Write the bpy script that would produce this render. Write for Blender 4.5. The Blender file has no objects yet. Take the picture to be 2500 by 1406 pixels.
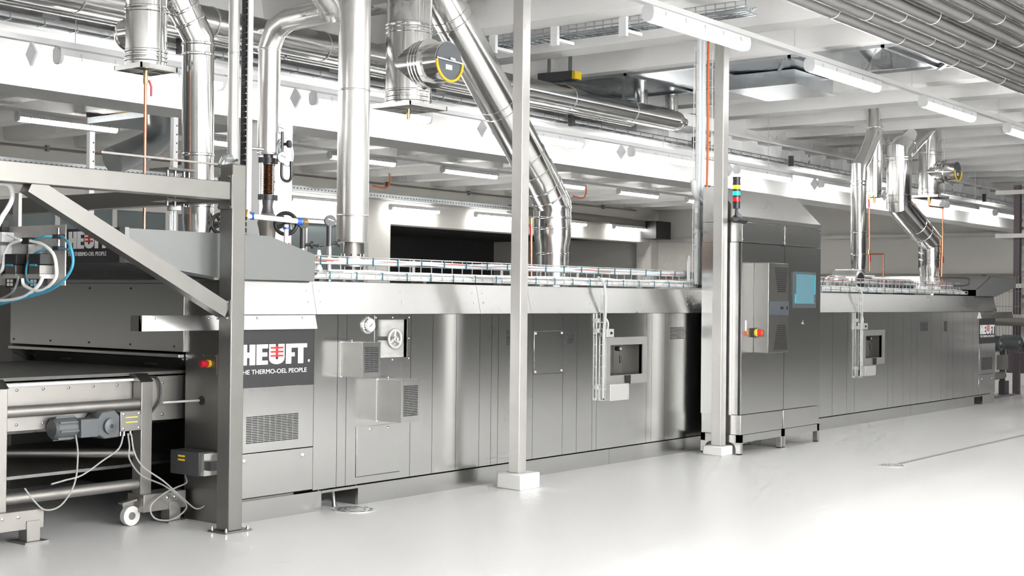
import bpy, math, random
from mathutils import Vector, Matrix
random.seed(7)
sc = bpy.context.scene
# ------------------------------------------------------------------ camera
FPX = 3318.0                       # focal length in pixels of the 2500 px wide frame
CAM = Vector((-5.860, -6.894, 1.5))
YAW, PITCH, ROLL = 0.6623, 0.00752, 0.01064
_f = Vector((math.cos(YAW)*math.cos(PITCH), math.sin(YAW)*math.cos(PITCH), math.sin(PITCH)))
_r0 = Vector((math.sin(YAW), -math.cos(YAW), 0)); _u0 = _r0.cross(_f)
RT = _r0*math.cos(ROLL) + _u0*math.sin(ROLL)
UP = _u0*math.cos(ROLL) - _r0*math.sin(ROLL)
cam = bpy.data.objects.new('camera', bpy.data.cameras.new('camera'))
cam.data.sensor_width = 36; cam.data.lens = 36*FPX/2500; cam.data.clip_end = 200
cam.matrix_world = Matrix((( RT.x, UP.x, -_f.x, CAM.x), (RT.y, UP.y, -_f.y, CAM.y), (RT.z, UP.z, -_f.z, CAM.z), (0,0,0,1)))
sc.collection.objects.link(cam); sc.camera = cam
# ------------------------------------------------------------------ world, exposure
w = bpy.data.worlds.new('world'); sc.world = w; w.use_nodes = True
w.node_tree.nodes['Background'].inputs[0].default_value = (1, 1, 1, 1)
w.node_tree.nodes['Background'].inputs[1].default_value = 0.25
sc.view_settings.view_transform = 'Standard'; sc.view_settings.look = 'None'
sc.view_settings.gamma = 1; sc.view_settings.use_curve_mapping = False
sc.view_settings.exposure = 1.75
LAMP = 11.0                        # emission of a fluorescent diffuser
DAY = 9.5                          # daylight through the windows behind the photographer
for k in range(4):
    ld = bpy.data.lights.new('daylight', 'AREA'); ld.shape = 'RECTANGLE'; ld.size = 2.9; ld.size_y = 2.5; ld.energy = DAY*math.pi*2.9*2.5
    ld.color = (1, .995, .985); lo = bpy.data.objects.new('daylight', ld); sc.collection.objects.link(lo)
    lo.location = (-7.0+3.4*k, -12.9, 2.4); lo.rotation_euler = (math.pi/2, 0, 0)
sc.cycles.max_bounces = 6; sc.cycles.diffuse_bounces = 3; sc.cycles.glossy_bounces = 3; sc.cycles.transmission_bounces = 3
sc.cycles.use_adaptive_sampling = True; sc.cycles.adaptive_threshold = .1; sc.cycles.adaptive_min_samples = 10; sc.cycles.use_denoising = True
sc.cycles.sample_clamp_indirect = 6; sc.cycles.caustics_reflective = False; sc.cycles.caustics_refractive = False
# ------------------------------------------------------------------ helpers
def ray(px, py): return _f + RT*((px-1250)/FPX) - UP*((py-703)/FPX)
def at(px, py, ax, v):             # point of the photo on the plane ax = v
    d = ray(px, py); i = 'xyz'.index(ax); return CAM + d*((v-CAM[i])/d[i])
def Q(px, py, y): p = at(px, py, 'y', y); return p.x, p.z
def QX(px, y): return at(px, 740, 'y', y).x
C = sc.collection
def mat(name, col, metal=0, rough=.5, emit=0, spec=.5, bump=None, var=None, trans=0, aniso=0, alpha=1, coat=0):
    m = bpy.data.materials.new(name); m.use_nodes = True; nt = m.node_tree; b = nt.nodes['Principled BSDF']
    b.inputs['Base Color'].default_value = (*col, 1); b.inputs['Metallic'].default_value = metal
    b.inputs['Roughness'].default_value = rough; b.inputs['Specular IOR Level'].default_value = spec
    b.inputs['Transmission Weight'].default_value = trans; b.inputs['Anisotropic'].default_value = aniso
    b.inputs['Coat Weight'].default_value = coat; b.inputs['Alpha'].default_value = alpha
    if emit:
        b.inputs['Emission Color'].default_value = (*col, 1); b.inputs['Emission Strength'].default_value = emit
    if bump or var:
        tc = nt.nodes.new('ShaderNodeTexCoord')
    if var:                        # var = (scale xyz, amount, detail)
        mp = nt.nodes.new('ShaderNodeMapping'); mp.inputs['Scale'].default_value = var[0]
        n = nt.nodes.new('ShaderNodeTexNoise'); n.inputs['Scale'].default_value = 1; n.inputs['Detail'].default_value = var[2]
        nt.links.new(tc.outputs['Object'], mp.inputs[0]); nt.links.new(mp.outputs[0], n.inputs['Vector'])
        mx = nt.nodes.new('ShaderNodeMix'); mx.data_type = 'RGBA'; a = var[1]
        mx.inputs['A'].default_value = tuple(max(0, c*(1-a)) for c in col)+(1,)
        mx.inputs['B'].default_value = tuple(min(1, c*(1+a)) for c in col)+(1,)
        nt.links.new(n.outputs['Fac'], mx.inputs['Factor']); nt.links.new(mx.outputs['Result'], b.inputs['Base Color'])
        if metal:
            mr = nt.nodes.new('ShaderNodeMapRange'); mr.inputs['To Min'].default_value = rough*.96; mr.inputs['To Max'].default_value = rough*1.04
            nt.links.new(n.outputs['Fac'], mr.inputs['Value']); nt.links.new(mr.outputs[0], b.inputs['Roughness'])
    if bump:                       # bump = (scale xyz, strength)
        mp = nt.nodes.new('ShaderNodeMapping'); mp.inputs['Scale'].default_value = bump[0]
        n = nt.nodes.new('ShaderNodeTexNoise'); n.inputs['Scale'].default_value = 1; n.inputs['Detail'].default_value = 3
        bp = nt.nodes.new('ShaderNodeBump'); bp.inputs['Strength'].default_value = bump[1]; bp.inputs['Distance'].default_value = .002
        nt.links.new(tc.outputs['Object'], mp.inputs[0]); nt.links.new(mp.outputs[0], n.inputs['Vector'])
        nt.links.new(n.outputs['Fac'], bp.inputs['Height']); nt.links.new(bp.outputs[0], b.inputs['Normal'])
    return m
M = dict(
 steel=mat('brushed steel', (.69,.69,.68), 1, .22, var=((60,60,1.5),.03,3)),
 steelv=mat('vertical grain steel', (.74,.74,.73), 1, .19, var=((70,70,1.2),.035,4)),
 band=mat('bright sheet steel', (.47,.47,.465), 1, .27, var=((2,2,4),.03,3)),
 darksteel=mat('matt steel', (.25,.245,.235), 1, .42, var=((5,5,5),.12,4)),
 tube=mat('satin tube steel', (.55,.54,.52), .75, .46, var=((8,8,8),.07,4)),
 conv=mat('dull conveyor steel', (.30,.29,.275), .85, .45, var=((6,6,6),.12,4)),
 framest=mat('satin frame steel', (.23,.226,.213), .8, .42, var=((8,8,8),.07,4)),
 grey=mat('grey lacquered sheet', (.20,.207,.204), .4, .42),
 duct=mat('polished duct steel', (.80,.795,.785), 1, .14, bump=((3,3,3),.25)),
 alu=mat('aluminium jacket', (.80,.79,.775), 1, .30, bump=((4,4,2),.1)),
 galv=mat('galvanised sheet', (.52,.55,.57), 1, .3, var=((7,7,7),.15,5)),
 pipe=mat('ceiling pipe jacket', (.58,.58,.575), 1, .2, var=((3,3,3),.08,3)),
 wire=mat('zinc wire', (.70,.71,.71), .7, .4),
 white=mat('white paint', (.90,.90,.895), 0, .6),
 ceil=mat('ceiling white', (.92,.915,.90), 0, .75, var=((.4,.4,.4),.03,3)),
 wall=mat('wall cream', (.78,.76,.71), 0, .8, var=((.3,.3,.3),.03,3)),
 hall=mat('hall wall', (.17,.17,.166), 0, .8),
 hallend=mat('grey end wall', (.5,.5,.49), 0, .8),
 pale=mat('pale hall wall', (.22,.22,.215), 0, .8),
 frame=mat('satin frame sheet', (.52,.52,.505), .8, .40),
 floor=mat('epoxy floor', (.74,.74,.735), 0, .33, spec=.45, var=((.35,.35,.35),.02,4)),
 conc=mat('painted concrete', (.74,.74,.72), 0, .7),
 black=mat('black plastic', (.018,.018,.02), 0, .4),
 dark=mat('dark void', (.012,.012,.012), 0, .9),
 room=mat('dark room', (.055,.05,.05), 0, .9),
 iron=mat('dark cast iron', (.10,.10,.105), .6, .45),
 cast=mat('grey cast metal', (.30,.28,.26), .7, .5),
 signblk=mat('sign black', (.035,.035,.037), 0, .35),
 signwht=mat('sign white', (.88,.88,.88), 0, .5),
 red=mat('signal red', (.62,.02,.02), 0, .4),
 redp=mat('valve lever red', (.5,.01,.03), 0, .35),
 yellow=mat('yellow', (.80,.55,.03), 0, .45),
 orange=mat('orange cable', (.75,.16,.04), 0, .5),
 copper=mat('copper', (.72,.30,.17), 1, .3),
 bellow=mat('bellows bronze', (.28,.19,.13), 1, .3),
 brass=mat('brass', (.62,.45,.2), 1, .35),
 blue=mat('blue air hose', (.05,.30,.45), 0, .4),
 bluer=mat('blue ring', (.03,.12,.5), 0, .4),
 wirec=mat('floor cable grey', (.30,.30,.29), 0, .5),
 cable=mat('grey cable', (.55,.56,.56), 0, .5),
 cableb=mat('pale blue grey cable', (.50,.56,.60), 0, .5),
 cabler=mat('brown red cable', (.38,.17,.14), 0, .5),
 tie=mat('teal cable tie', (.03,.13,.17), 0, .5),
 glass=mat('window glass', (.16,.19,.19), 0, .08, spec=.6),
 clear=mat('clear plastic', (.85,.9,.92), 0, .1, trans=.8),
 screen=mat('touch screen', (.10,.20,.24), 0, .25, emit=.05),
 cyan=mat('screen cyan', (.05,.30,.33), 0, .3, emit=.06),
 boxgrey=mat('light grey box', (.46,.46,.45), .3, .45),
 plate=mat('wiped steel plate', (.52,.51,.49), .35, .45, var=((9,9,9),.15,4)),
 bezel=mat('screen bezel', (.07,.08,.09), 0, .4),
 tower_y=mat('amber lens', (.80,.42,.02), 0, .25, emit=.35),
 tower_g=mat('green lens', (.0,.55,.22), 0, .25, emit=1.6),
 tower_r=mat('red lens', (.65,.01,.01), 0, .25, emit=.25),
 lampon=mat('lamp diffuser', (1,.99,.97), 0, .4, emit=LAMP),
 lampbody=mat('lamp housing', (.80,.81,.81), 0, .45),
 wood=mat('yellow formwork board', (.70,.52,.20), 0, .7, var=((4,4,4),.15,4)),
 belt=mat('conveyor belt', (.10,.10,.095), 0, .6),
 motor=mat('motor grey', (.10,.11,.115), .3, .45),
 rubber=mat('pale wheel', (.55,.54,.52), 0, .5),
 shaft=mat('chrome', (.6,.6,.6), 1, .15),
 sash=mat('window frame', (.60,.59,.56), 0, .6),
 gauge=mat('gauge face', (.62,.62,.60), 0, .4),
 gaugeb=mat('blue tinted gauge face', (.55,.70,.78), 0, .3),
 rackm=mat('rack post', (.11,.09,.10), .3, .5),
 rackw=mat('rack shelf', (.60,.59,.57), .3, .5),
)
class MB:
    def __init__(s): s.v = []; s.f = []
    def add(s, vs, fs):
        o = len(s.v); s.v += [tuple(p) for p in vs]; s.f += [tuple(i+o for i in f) for f in fs]; return s
    def box(s, x0, x1, y0, y1, z0, z1):
        return s.add([(x0,y0,z0),(x1,y0,z0),(x1,y1,z0),(x0,y1,z0),(x0,y0,z1),(x1,y0,z1),(x1,y1,z1),(x0,y1,z1)],
            [(0,3,2,1),(4,5,6,7),(0,1,5,4),(1,2,6,5),(2,3,7,6),(3,0,4,7)])
    def prism(s, poly, ax, a, b):  # poly of 2d points: ax x -> (y,z), y -> (x,z), z -> (x,y)
        n = len(poly)
        def P(p, t): return {'x':(t,p[0],p[1]), 'y':(p[0],t,p[1]), 'z':(p[0],p[1],t)}[ax]
        vs = [P(p,a) for p in poly]+[P(p,b) for p in poly]
        area = sum(poly[i][0]*poly[(i+1)%n][1]-poly[(i+1)%n][0]*poly[i][1] for i in range(n))
        flip = (area > 0) == (ax == 'y')
        if b < a: flip = not flip
        fs = [tuple(range(n))[::-1], tuple(range(n,2*n))]+[(i,(i+1)%n,(i+1)%n+n,i+n) for i in range(n)]
        if flip: fs = [f[::-1] for f in fs]
        return s.add(vs, fs)
    def tube(s, path, r, n=16, cap=True, closed=False):
        P = [Vector(p) for p in path]; k = len(P); rs = r if isinstance(r,(list,tuple)) else [r]*k
        T = []
        for i in range(k):
            a = P[(i-1)%k] if (i > 0 or closed) else None; b = P[(i+1)%k] if (i < k-1 or closed) else None
            d1 = (P[i]-a).normalized() if a is not None else None; d2 = (b-P[i]).normalized() if b is not None else None
            if d1 is None: d1 = d2
            if d2 is None: d2 = d1
            T.append((d1, d2))
        d = T[0][1]; ref = Vector((0,0,1)) if abs(d.z) < .9 else Vector((1,0,0))
        u = d.cross(ref).normalized(); vs = []
        for i in range(k):
            d1, d2 = T[i]; t = (d1+d2)
            t = t.normalized() if t.length > 1e-6 else d1
            u = (u - d1*u.dot(d1)); u.normalize(); v = d1.cross(u)
            for j in range(n):                       # ring perpendicular to d1, sheared onto the mitre plane
                a = 2*math.pi*j/n; o = (u*math.cos(a)+v*math.sin(a))*rs[i]
                den = d1.dot(t); o = o - d1*(o.dot(t)/den) if den > .2 else o
                vs.append(P[i]+o)
            u = u - d2*u.dot(d2) if (u-d2*u.dot(d2)).length > 1e-4 else u
            u.normalize()
        fs = []
        for i in range(k-1 if not closed else k):
            for j in range(n):
                a = i*n+j; b = i*n+(j+1)%n; c = ((i+1)%k)*n+(j+1)%n; d_ = ((i+1)%k)*n+j
                fs.append((a,b,c,d_))
        if cap and not closed: fs += [tuple(range(n))[::-1], tuple(range((k-1)*n, k*n))]
        return s.add(vs, fs)
    def cyl(s, p0, p1, r, n=16): return s.tube([p0, p1], r, n)
    def bar(s, p0, p1, w, h, up=(0,0,1)):             # rectangular bar, w sideways, h along up
        p0, p1 = Vector(p0), Vector(p1); d = (p1-p0).normalized(); sd = d.cross(Vector(up)).normalized(); u = sd.cross(d)
        vs = [p+sd*a*w/2+u*b*h/2 for p in (p0,p1) for a,b in ((-1,-1),(1,-1),(1,1),(-1,1))]
        return s.add(vs, [(0,1,2,3),(7,6,5,4),(0,4,5,1),(1,5,6,2),(2,6,7,3),(3,7,4,0)])
    def lathe(s, base, axis, prof, n=20):             # prof: list of (distance along axis, radius)
        b = Vector(base); a = Vector(axis).normalized()
        return s.tube([b+a*p[0]*1.0 + a*i*1e-5 for i, p in enumerate(prof)], [max(p[1],1e-4) for p in prof], n)
    def torus(s, c, axis, R, r, n=24, m=10):
        a = Vector(axis).normalized(); ref = Vector((0,0,1)) if abs(a.z) < .9 else Vector((1,0,0))
        u = a.cross(ref).normalized(); v = a.cross(u); c = Vector(c)
        return s.tube([c+(u*math.cos(2*math.pi*i/n)+v*math.sin(2*math.pi*i/n))*R for i in range(n)], r, m, closed=True)
    def build(s, name, m, parent=None, bevel=0, smooth=True, kind=None):
        me = bpy.data.meshes.new(name); me.from_pydata(s.v, [], s.f)
        me.materials.append(M[m] if isinstance(m, str) else m)
        if smooth:
            me.polygons.foreach_set('use_smooth', [True]*len(me.polygons)); me.set_sharp_from_angle(angle=math.radians(38))
        me.update()
        o = bpy.data.objects.new(name, me); C.objects.link(o)
        if parent is not None: o.parent = parent
        if bevel:
            b = o.modifiers.new('edge', 'BEVEL'); b.width = bevel; b.segments = 2; b.limit_method = 'ANGLE'
        if kind: o['kind'] = kind
        return o
def tag(o, label, cat, group=None, kind=None):
    if label: o['label'] = label
    if cat: o['category'] = cat
    if group: o['group'] = group
    if kind: o['kind'] = kind
    return o
def thing(name, label, cat, group=None, loc=(0,0,0)):
    o = bpy.data.objects.new(name, None); C.objects.link(o); o.location = loc; o.empty_display_size = .1
    return tag(o, label, cat, group)
def structure(o): o['kind'] = 'structure'; return o
def copy_tree(o, parent=None):
    c = o.copy(); C.objects.link(c); c.parent = parent
    for ch in o.children: copy_tree(ch, c)
    return c
def smooth_path(pts, k=8):
    P = [Vector(p) for p in pts]; P = [P[0]*2-P[1]]+P+[P[-1]*2-P[-2]]; out = []
    for i in range(1, len(P)-2):
        for j in range(k):
            t = j/k; a,b,c,d = P[i-1:i+3]
            out.append(.5*((2*b)+(c-a)*t+(2*a-5*b+4*c-d)*t*t+(3*b-a-3*c+d)*t**3))
    return out+[P[-2]]
def bx(name, m, parent, x0, x1, y0, y1, z0, z1, bevel=0, **k): return MB().box(x0,x1,y0,y1,z0,z1).build(name, m, parent, bevel, **k)
def screws(parent, pts, r=.008, name='screw', m='steel', axis=(0,-1,0)):
    first = None
    for p in pts:
        if first is None:
            first = MB().lathe((0,0,0), axis, [(0,r),(r*.5,r),(r*.8,r*.5),(r*.85,.0005)], 8).build(name, m, parent); o = first
        else:
            o = first.copy(); C.objects.link(o)
        o.location = p
def text_mesh(name, s, size, loc, rot, m, parent, xscale=1, depth=.002, bold=0):
    cu = bpy.data.curves.new(name, 'FONT'); cu.body = s; cu.size = size; cu.extrude = depth; cu.offset = bold; cu.resolution_u = 3
    t = bpy.data.objects.new(name, cu); C.objects.link(t)
    dg = bpy.context.evaluated_depsgraph_get(); me = bpy.data.meshes.new_from_object(t.evaluated_get(dg))
    bpy.data.objects.remove(t); me.materials.clear(); me.materials.append(M[m])
    o = bpy.data.objects.new(name, me); C.objects.link(o); o.location = loc; o.rotation_euler = rot; o.scale = (xscale,1,1); o.parent = parent
    return o
# ------------------------------------------------------------------ building shell
YB = 14.3; XE = 28.3; ZC = 4.55
structure(bx('floor', 'floor', None, -12, XE, -13, 21, -.12, 0))
ceil = structure(bx('ceiling', 'ceil', None, -12, XE, -13, YB+.5, ZC, ZC+.15))
bx('girder', 'ceil', ceil, -12, XE, 3.05, 3.6, 3.18, ZC)
rib0 = None
for bay in ((-13, 3.05), (3.6, YB)):
    rib0 = None
    for k in range(29):
        x = 5.74+1.385*(k-12)
        if rib0 is None: rib0 = o = MB().prism([(0,4.12),(.34,4.12),(.42,ZC),(-.08,ZC)], 'y', *bay).build('rib', 'ceil', ceil, smooth=False)
        else: o = rib0.copy(); C.objects.link(o)
        o.location = (x, 0, 0)
wb = structure(bx('wall_back', 'wall', None, -12, XE, YB, YB+.5, 3.16, ZC))
bx('pier', 'wall', wb, 16.1, 16.8, YB, YB+.5, 0, 3.16); bx('pier', 'wall', wb, 27.9, XE, YB, YB+.5, 0, 3.16)
bx('parapet', 'wall', wb, -12, 16.1, YB, YB+.3, 0, .9)
we = structure(bx('wall_end', 'wall', None, XE, XE+.3, 2.6, 21, 0, ZC)); bx('wall_section', 'hallend', we, XE, XE+.3, -13, 2.6, 0, ZC)
structure(bx('wall_front', 'hall', None, -12, XE, -13.3, -13, 0, ZC))
structure(bx('wall_side', 'pale', None, -12.3, -12, -13, 21, 0, ZC))
for k in range(4):
    x = -7.0+3.4*k; wf = structure(bx('window_%d' % (k+2), 'sash', None, x-1.55, x+1.55, -13, -12.93, 1.05, 1.13)); bx('frame_head', 'sash', wf, x-1.55, x+1.55, -13, -12.93, 3.67, 3.75)
    for d in (-1.55, -.04, 1.47): bx('frame_bar', 'sash', wf, x+d, x+d+.08, -13, -12.88, 1.13, 3.67)
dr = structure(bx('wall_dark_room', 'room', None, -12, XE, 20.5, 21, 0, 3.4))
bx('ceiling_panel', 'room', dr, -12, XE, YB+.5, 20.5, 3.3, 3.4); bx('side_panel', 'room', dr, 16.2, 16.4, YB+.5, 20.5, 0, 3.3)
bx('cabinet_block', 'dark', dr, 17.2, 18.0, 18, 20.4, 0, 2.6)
wn = structure(bx('window_1', 'sash', None, -11.9, 16.1, YB+.02, YB+.1, 3.06, 3.16))
bx('sill', 'sash', wn, -11.9, 16.1, YB-.05, YB+.1, .9, .96)
mx = [4.6+1.2*k for k in range(10)]+[16.05]
m0 = None
for x in mx: bx('mullion', 'sash', wn, x-.05, x+.05, YB+.02, YB+.1, .96, 3.06)
for a, b in zip(mx, mx[1:]): bx('pane', 'glass', wn, a+.05, b-.05, YB+.05, YB+.07, .96, 3.06)
bx('back_board', 'grey', wn, -11.9, 4.55, YB+.04, YB+.1, .96, 3.06)
for i, x in enumerate((2.93, 13.93)):
    structure(bx('column_%d' % (i+1), 'white', None, x, x+.42, 3.05, 3.42, 0, 3.18))
t = structure(bx('trim_1', 'rackw', None, XE-.12, XE-.02, -13, YB, 3.18, 3.27)); structure(bx('trim_2', 'cast', None, XE-.06, XE-.01, -13, YB, 2.12, 2.24))
# ------------------------------------------------------------------ fluorescent lamps
def lamp_proto():
    t = thing('tube_lamp', 'x', 'lamp')
    L = 1.66
    MB().prism([(-.06,.0),(-.055,.055),(-.03,.075),(.03,.075),(.055,.055),(.06,.0)], 'x', 0, L).build('housing', 'lampbody', t)
    MB().prism([(-.056,.0),(-.05,-.035),(-.028,-.058),(.028,-.058),(.05,-.035),(.056,.0)], 'x', .03, L-.03).build('diffuser', 'lampon', t)
    for a in (0, L-.03): MB().prism([(-.058,.0),(-.052,-.036),(-.03,-.06),(.03,-.06),(.052,-.036),(.058,.0)], 'x', a, a+.03).build('end_cap', 'lampbody', t)
    for k in range(5): MB().box(.18+k*.32, .195+k*.32, -.064, .064, -.03, .035).build('clip', 'wire', t)
    return t
proto = lamp_proto(); used = [False]
ordn = ['first','second','third','fourth','fifth','sixth','seventh','eighth','ninth','tenth','eleventh','twelfth','thirteenth']
def lamp(x, y, z, label, group):
    o = proto if not used[0] else copy_tree(proto); used[0] = True
    o.location = (x, y, z); tag(o, label, 'lamp', group)
def rail(x0, x1, y, z, label, group='lamp rails'):
    t = thing('lamp_rail', label, 'rail', group)
    bx('channel', 'lampbody', t, x0, x1, y-.035, y+.035, z, z+.045)
    for k in range(int((x1-x0)/2.97)+1): MB().cyl((x0+.6+k*2.97, y, z+.04), (x0+.6+k*2.97, y, ZC), .004, 5).build('hanger_wire', 'wire', t)
for k in range(4): lamp(3.52+2.975*k, -.95, 3.83, '%s glowing tube lamp along the front rail above the walkway, counted from the slanted duct' % ordn[k], 'front row tube lamps')
rail(2.6, 20, -.95, 3.905, 'white lamp rail hung in front of the control cabinet')
for k in range(9):
    x = .372+2.77*k
    lamp(x, 2.55, 3.375, '%s glowing tube lamp along the white crane girder, counted from the infeed end' % ordn[k], 'girder row tube lamps')
rail(-6, 27, 2.55, 3.45, 'white lamp rail under the crane girder')
cr = [1.73, 4.73, 7.72, 10.74, 13.73, 16.77, 19.8, 22.8]
for k, x in enumerate(cr): lamp(x, 10.1, 3.94, '%s glowing tube lamp hung mid ceiling behind the girder, counted from the infeed end' % ordn[k], 'rear bay tube lamps')
rail(0, 25, 10.1, 4.015, 'lamp rail hung in the bay behind the girder')
for k in range(5): lamp(13.55+3.02*k, 14.1, 3.52, '%s glowing tube lamp on the far wall over the dark opening, counted from the glazing' % ordn[k], 'far wall tube lamps')
for y in (-4.6,):                     # the rows of the hall on the photographer's side
    for k in range(9): lamp(-1.0+2.97*k, y, 3.83, 'tube lamp in the hall rows behind the photographer', 'hall tube lamps out of view')
# emergency plates at the girder lamps
pl0 = None
for k in range(8):
    x = .14+2.77*k
    if pl0 is None: pl0 = o = MB().prism([(-.07,0),(0,-.10),(.07,0),(0,.10)], 'x', 0, .02).build('sign_plate', 'lampbody')
    else: o = pl0.copy(); C.objects.link(o)
    o.location = (x, 2.55, 3.36); tag(o, 'diamond shaped clear plate beside the %s girder lamp' % ordn[k], 'plate', 'plates at the girder lamps')
# ------------------------------------------------------------------ crane girder, spiral ducts, galvanised ducts
t = thing('crane_girder', 'white riveted steel crane girder along the concrete beam', 'girder')
bx('top_flange', 'white', t, -8, 28, 2.74, 3.04, 3.90, 3.93); bx('bottom_flange', 'white', t, -8, 28, 2.74, 3.04, 3.66, 3.69)
bx('web', 'white', t, -8, 28, 2.98, 3.03, 3.69, 3.90)
s0 = None
for k in range(42):
    if s0 is None: s0 = o = bx('stiffener', 'white', t, 0, .16, 2.80, 2.98, 3.69, 3.90)
    else: o = s0.copy(); C.objects.link(o)
    o.location = (-6+.8*k, 0, 0)
for k in range(8):
    for z in (3.74, 3.84): MB().lathe((1.5+3.2*k, 2.795, z), (0,-1,0), [(0,.022),(.012,.022),(.014,.001)], 8).build('bolt', 'galv', t)
t = thing('wire_tray', 'thin wire cable tray under the crane girder', 'cable tray')
mb = MB()
for y in (2.62, 2.68, 2.72): mb.cyl((-6, y, 3.62), (27, y, 3.62), .007, 5)
mb.cyl((-6, 2.62, 3.67), (27, 2.62, 3.67), .007, 5)
mb.build('long_wires', 'galv', t, kind='stuff')
mb = MB()
for k in range(110): mb.box(-6+.3*k, -5.99+.3*k, 2.61, 2.73, 3.612, 3.622); mb.box(-6+.3*k, -5.99+.3*k, 2.61, 2.62, 3.62, 3.67)
mb.build('cross_wires', 'galv', t, kind='stuff')
for k in range(8): bx('bracket', 'iron', t, 1.6+2.915*k, 1.66+2.915*k, 2.58, 2.64, 3.58, 3.74)
def spiral(name, label, x0, x1, y, z, r, step):
    t = thing(name, label, 'duct', 'spiral ducts under the ceiling')
    MB().cyl((x0,y,z), (x1,y,z), r, 28).build('pipe', 'pipe', t)
    k = x0+.5
    while k < x1: MB().cyl((k,y,z), (k+.012,y,z), r+.006, 28).build('seam', 'wire', t); k += step
    return t
t = spiral('spiral_duct', 'thick silver spiral duct running under the galvanised duct', -8, 9.1, 2.2, 3.80, .135, 1.3)
MB().lathe((9.1,2.2,3.8), (1,0,0), [(0,.135),(.12,.12),(.22,.06),(.3,.06)], 24).build('end_cap', 'pipe', t)
for px in (1560, 1634): x = QX(px, 2.2); MB().cyl((x,2.2,3.85), (x,2.2,4.15), .085, 20).build('spigot', 'pipe', t)
spiral('spiral_duct', 'thinner silver spiral duct hugging the girder behind the thick one', -8, 8.6, 2.5, 3.77, .085, 1.7)
t = thing('air_duct', 'galvanised sheet metal air duct with faceted panels under the ceiling', 'duct')
x0, x1 = 7.35, 8.85
bx('casing', 'galv', t, x0, x1, -2.4, 2.8, 4.16, 4.5)
for k in range(5):
    a, b = -2.36+1.04*k, -2.36+1.04*k+.98; cx, cy = (x0+x1)/2, (a+b)/2; dz = -.09 if k % 2 else .0
    MB().add([(x0,a,4.12),(x1,a,4.12),(x1,b,4.12),(x0,b,4.12),(cx,cy,4.10+dz)], [(0,1,4),(1,2,4),(2,3,4),(3,0,4)]).build('panel', 'galv', t, smooth=False)
    MB().bar((x0,a,4.11), (x1,b,4.09), .04, .04).build('strut', 'galv', t)
for y in (-2.4, -1.36, -.32, .72, 1.76, 2.8): bx('flange', 'galv', t, x0-.03, x1+.03, y-.02, y+.02, 4.09, 4.14)
bx('flange', 'galv', t, x0-.03, x0+.01, -2.4, 2.8, 4.09, 4.15); bx('flange', 'galv', t, x1-.01, x1+.03, -2.4, 2.8, 4.09, 4.15)
t = thing('duct_box', 'galvanised box hanging under the faceted air duct', 'box')
bx('casing', 'galv', t, 8.0, 9.0, -.05, .78, 3.93, 4.09); bx('lip', 'galv', t, 7.97, 9.03, -.08, .81, 3.92, 3.935)
t = thing('junction_bar', 'dark bar with an orange end fixed to the ceiling rib', 'bar')
p = at(1320, 192, 'y', 2.6); q = at(1384, 178, 'y', 1.9)
MB().bar(p, (p.x+.05, 2.15, p.z), .14, .10).build('bar', 'iron', t); MB().bar((p.x+.05,2.15,p.z), (p.x+.05,2.10,p.z), .13, .09).build('end_block', 'yellow', t)
for y in (2.5, 2.2): MB().bar((p.x+.03,y,p.z), (p.x+.03,y,p.z+.25), .05, .01, (1,0,0)).build('strap', 'galv', t)
t = thing('white_unit', 'white trapezoid sheet metal unit sitting on the crane girder', 'box')
x = QX(1600, 2.6); MB().prism([(x,3.95),(x+.2,3.80),(x+1.0,3.80),(x+1.0,3.97)], 'y', 2.3, 2.72).build('body', 'white', t)
MB().cyl((x+.7,2.5,3.97), (x+.7,2.5,4.0), .15, 18).build('fan', 'black', t)
# ceiling tray with brackets, running across the hall
t = thing('ceiling_cable_tray', 'galvanised wire cable tray hung across the ceiling rib', 'cable tray')
XT, ZT = 4.72, 4.03
mb = MB()
for dx, dz in ((0,0),(.07,0),(.14,0),(.2,0),(0,.05),(0,.1),(.2,.06)): mb.cyl((XT+dx, -1.2, ZT+dz), (XT+dx, 2.6, ZT+dz), .007, 5)
mb.build('long_wires', 'galv', t, kind='stuff'); mb = MB()
for k in range(38): mb.box(XT, XT+.2, -1.2+.1*k, -1.192+.1*k, ZT-.005, ZT+.003); mb.box(XT-.004, XT+.004, -1.2+.1*k, -1.192+.1*k, ZT, ZT+.12)
mb.build('cross_wires', 'galv', t, kind='stuff')
for px in (1205, 1355, 1522):
    p = at(px, 75, 'x', XT-.03); bx('bracket', 'lampbody', t, XT-.05, XT-.01, p.y-.04, p.y+.04, ZT-.09, ZT+.16)
    bx('arm', 'lampbody', t, XT-.01, XT+.25, p.y-.03, p.y+.03, ZT-.05, ZT-.02)
for dx in (.05,.1,.14): MB().tube([(XT+dx,2.6,ZT+.02),(XT+dx,.0,ZT+.02),(XT+dx,-1.2,ZT+.03)], .014, 6).build('cable', 'cableb', t)
# ceiling pipes over the walkway
for k in range(9):
    y = -2.52-.175*k; z = 3.69+(.0 if k < 4 else .03)
    t = thing('ceiling_pipe', '%s silver jacketed pipe of the bank over the walkway, counted from the oven side' % ordn[k], 'pipe', 'ceiling pipes over the walkway')
    MB().cyl((-3,y,z), (24,y,z), .072, 20).build('jacket', 'pipe', t)
    s0 = None
    for j in range(17):
        if s0 is None: s0 = o = MB().cyl((0,y,z), (.012,y,z), .0745, 20).build('clamp', 'lampbody', t)
        else: o = s0.copy(); C.objects.link(o)
        o.location = (1.1+.21*k+1.25*j, 0, 0)
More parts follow.
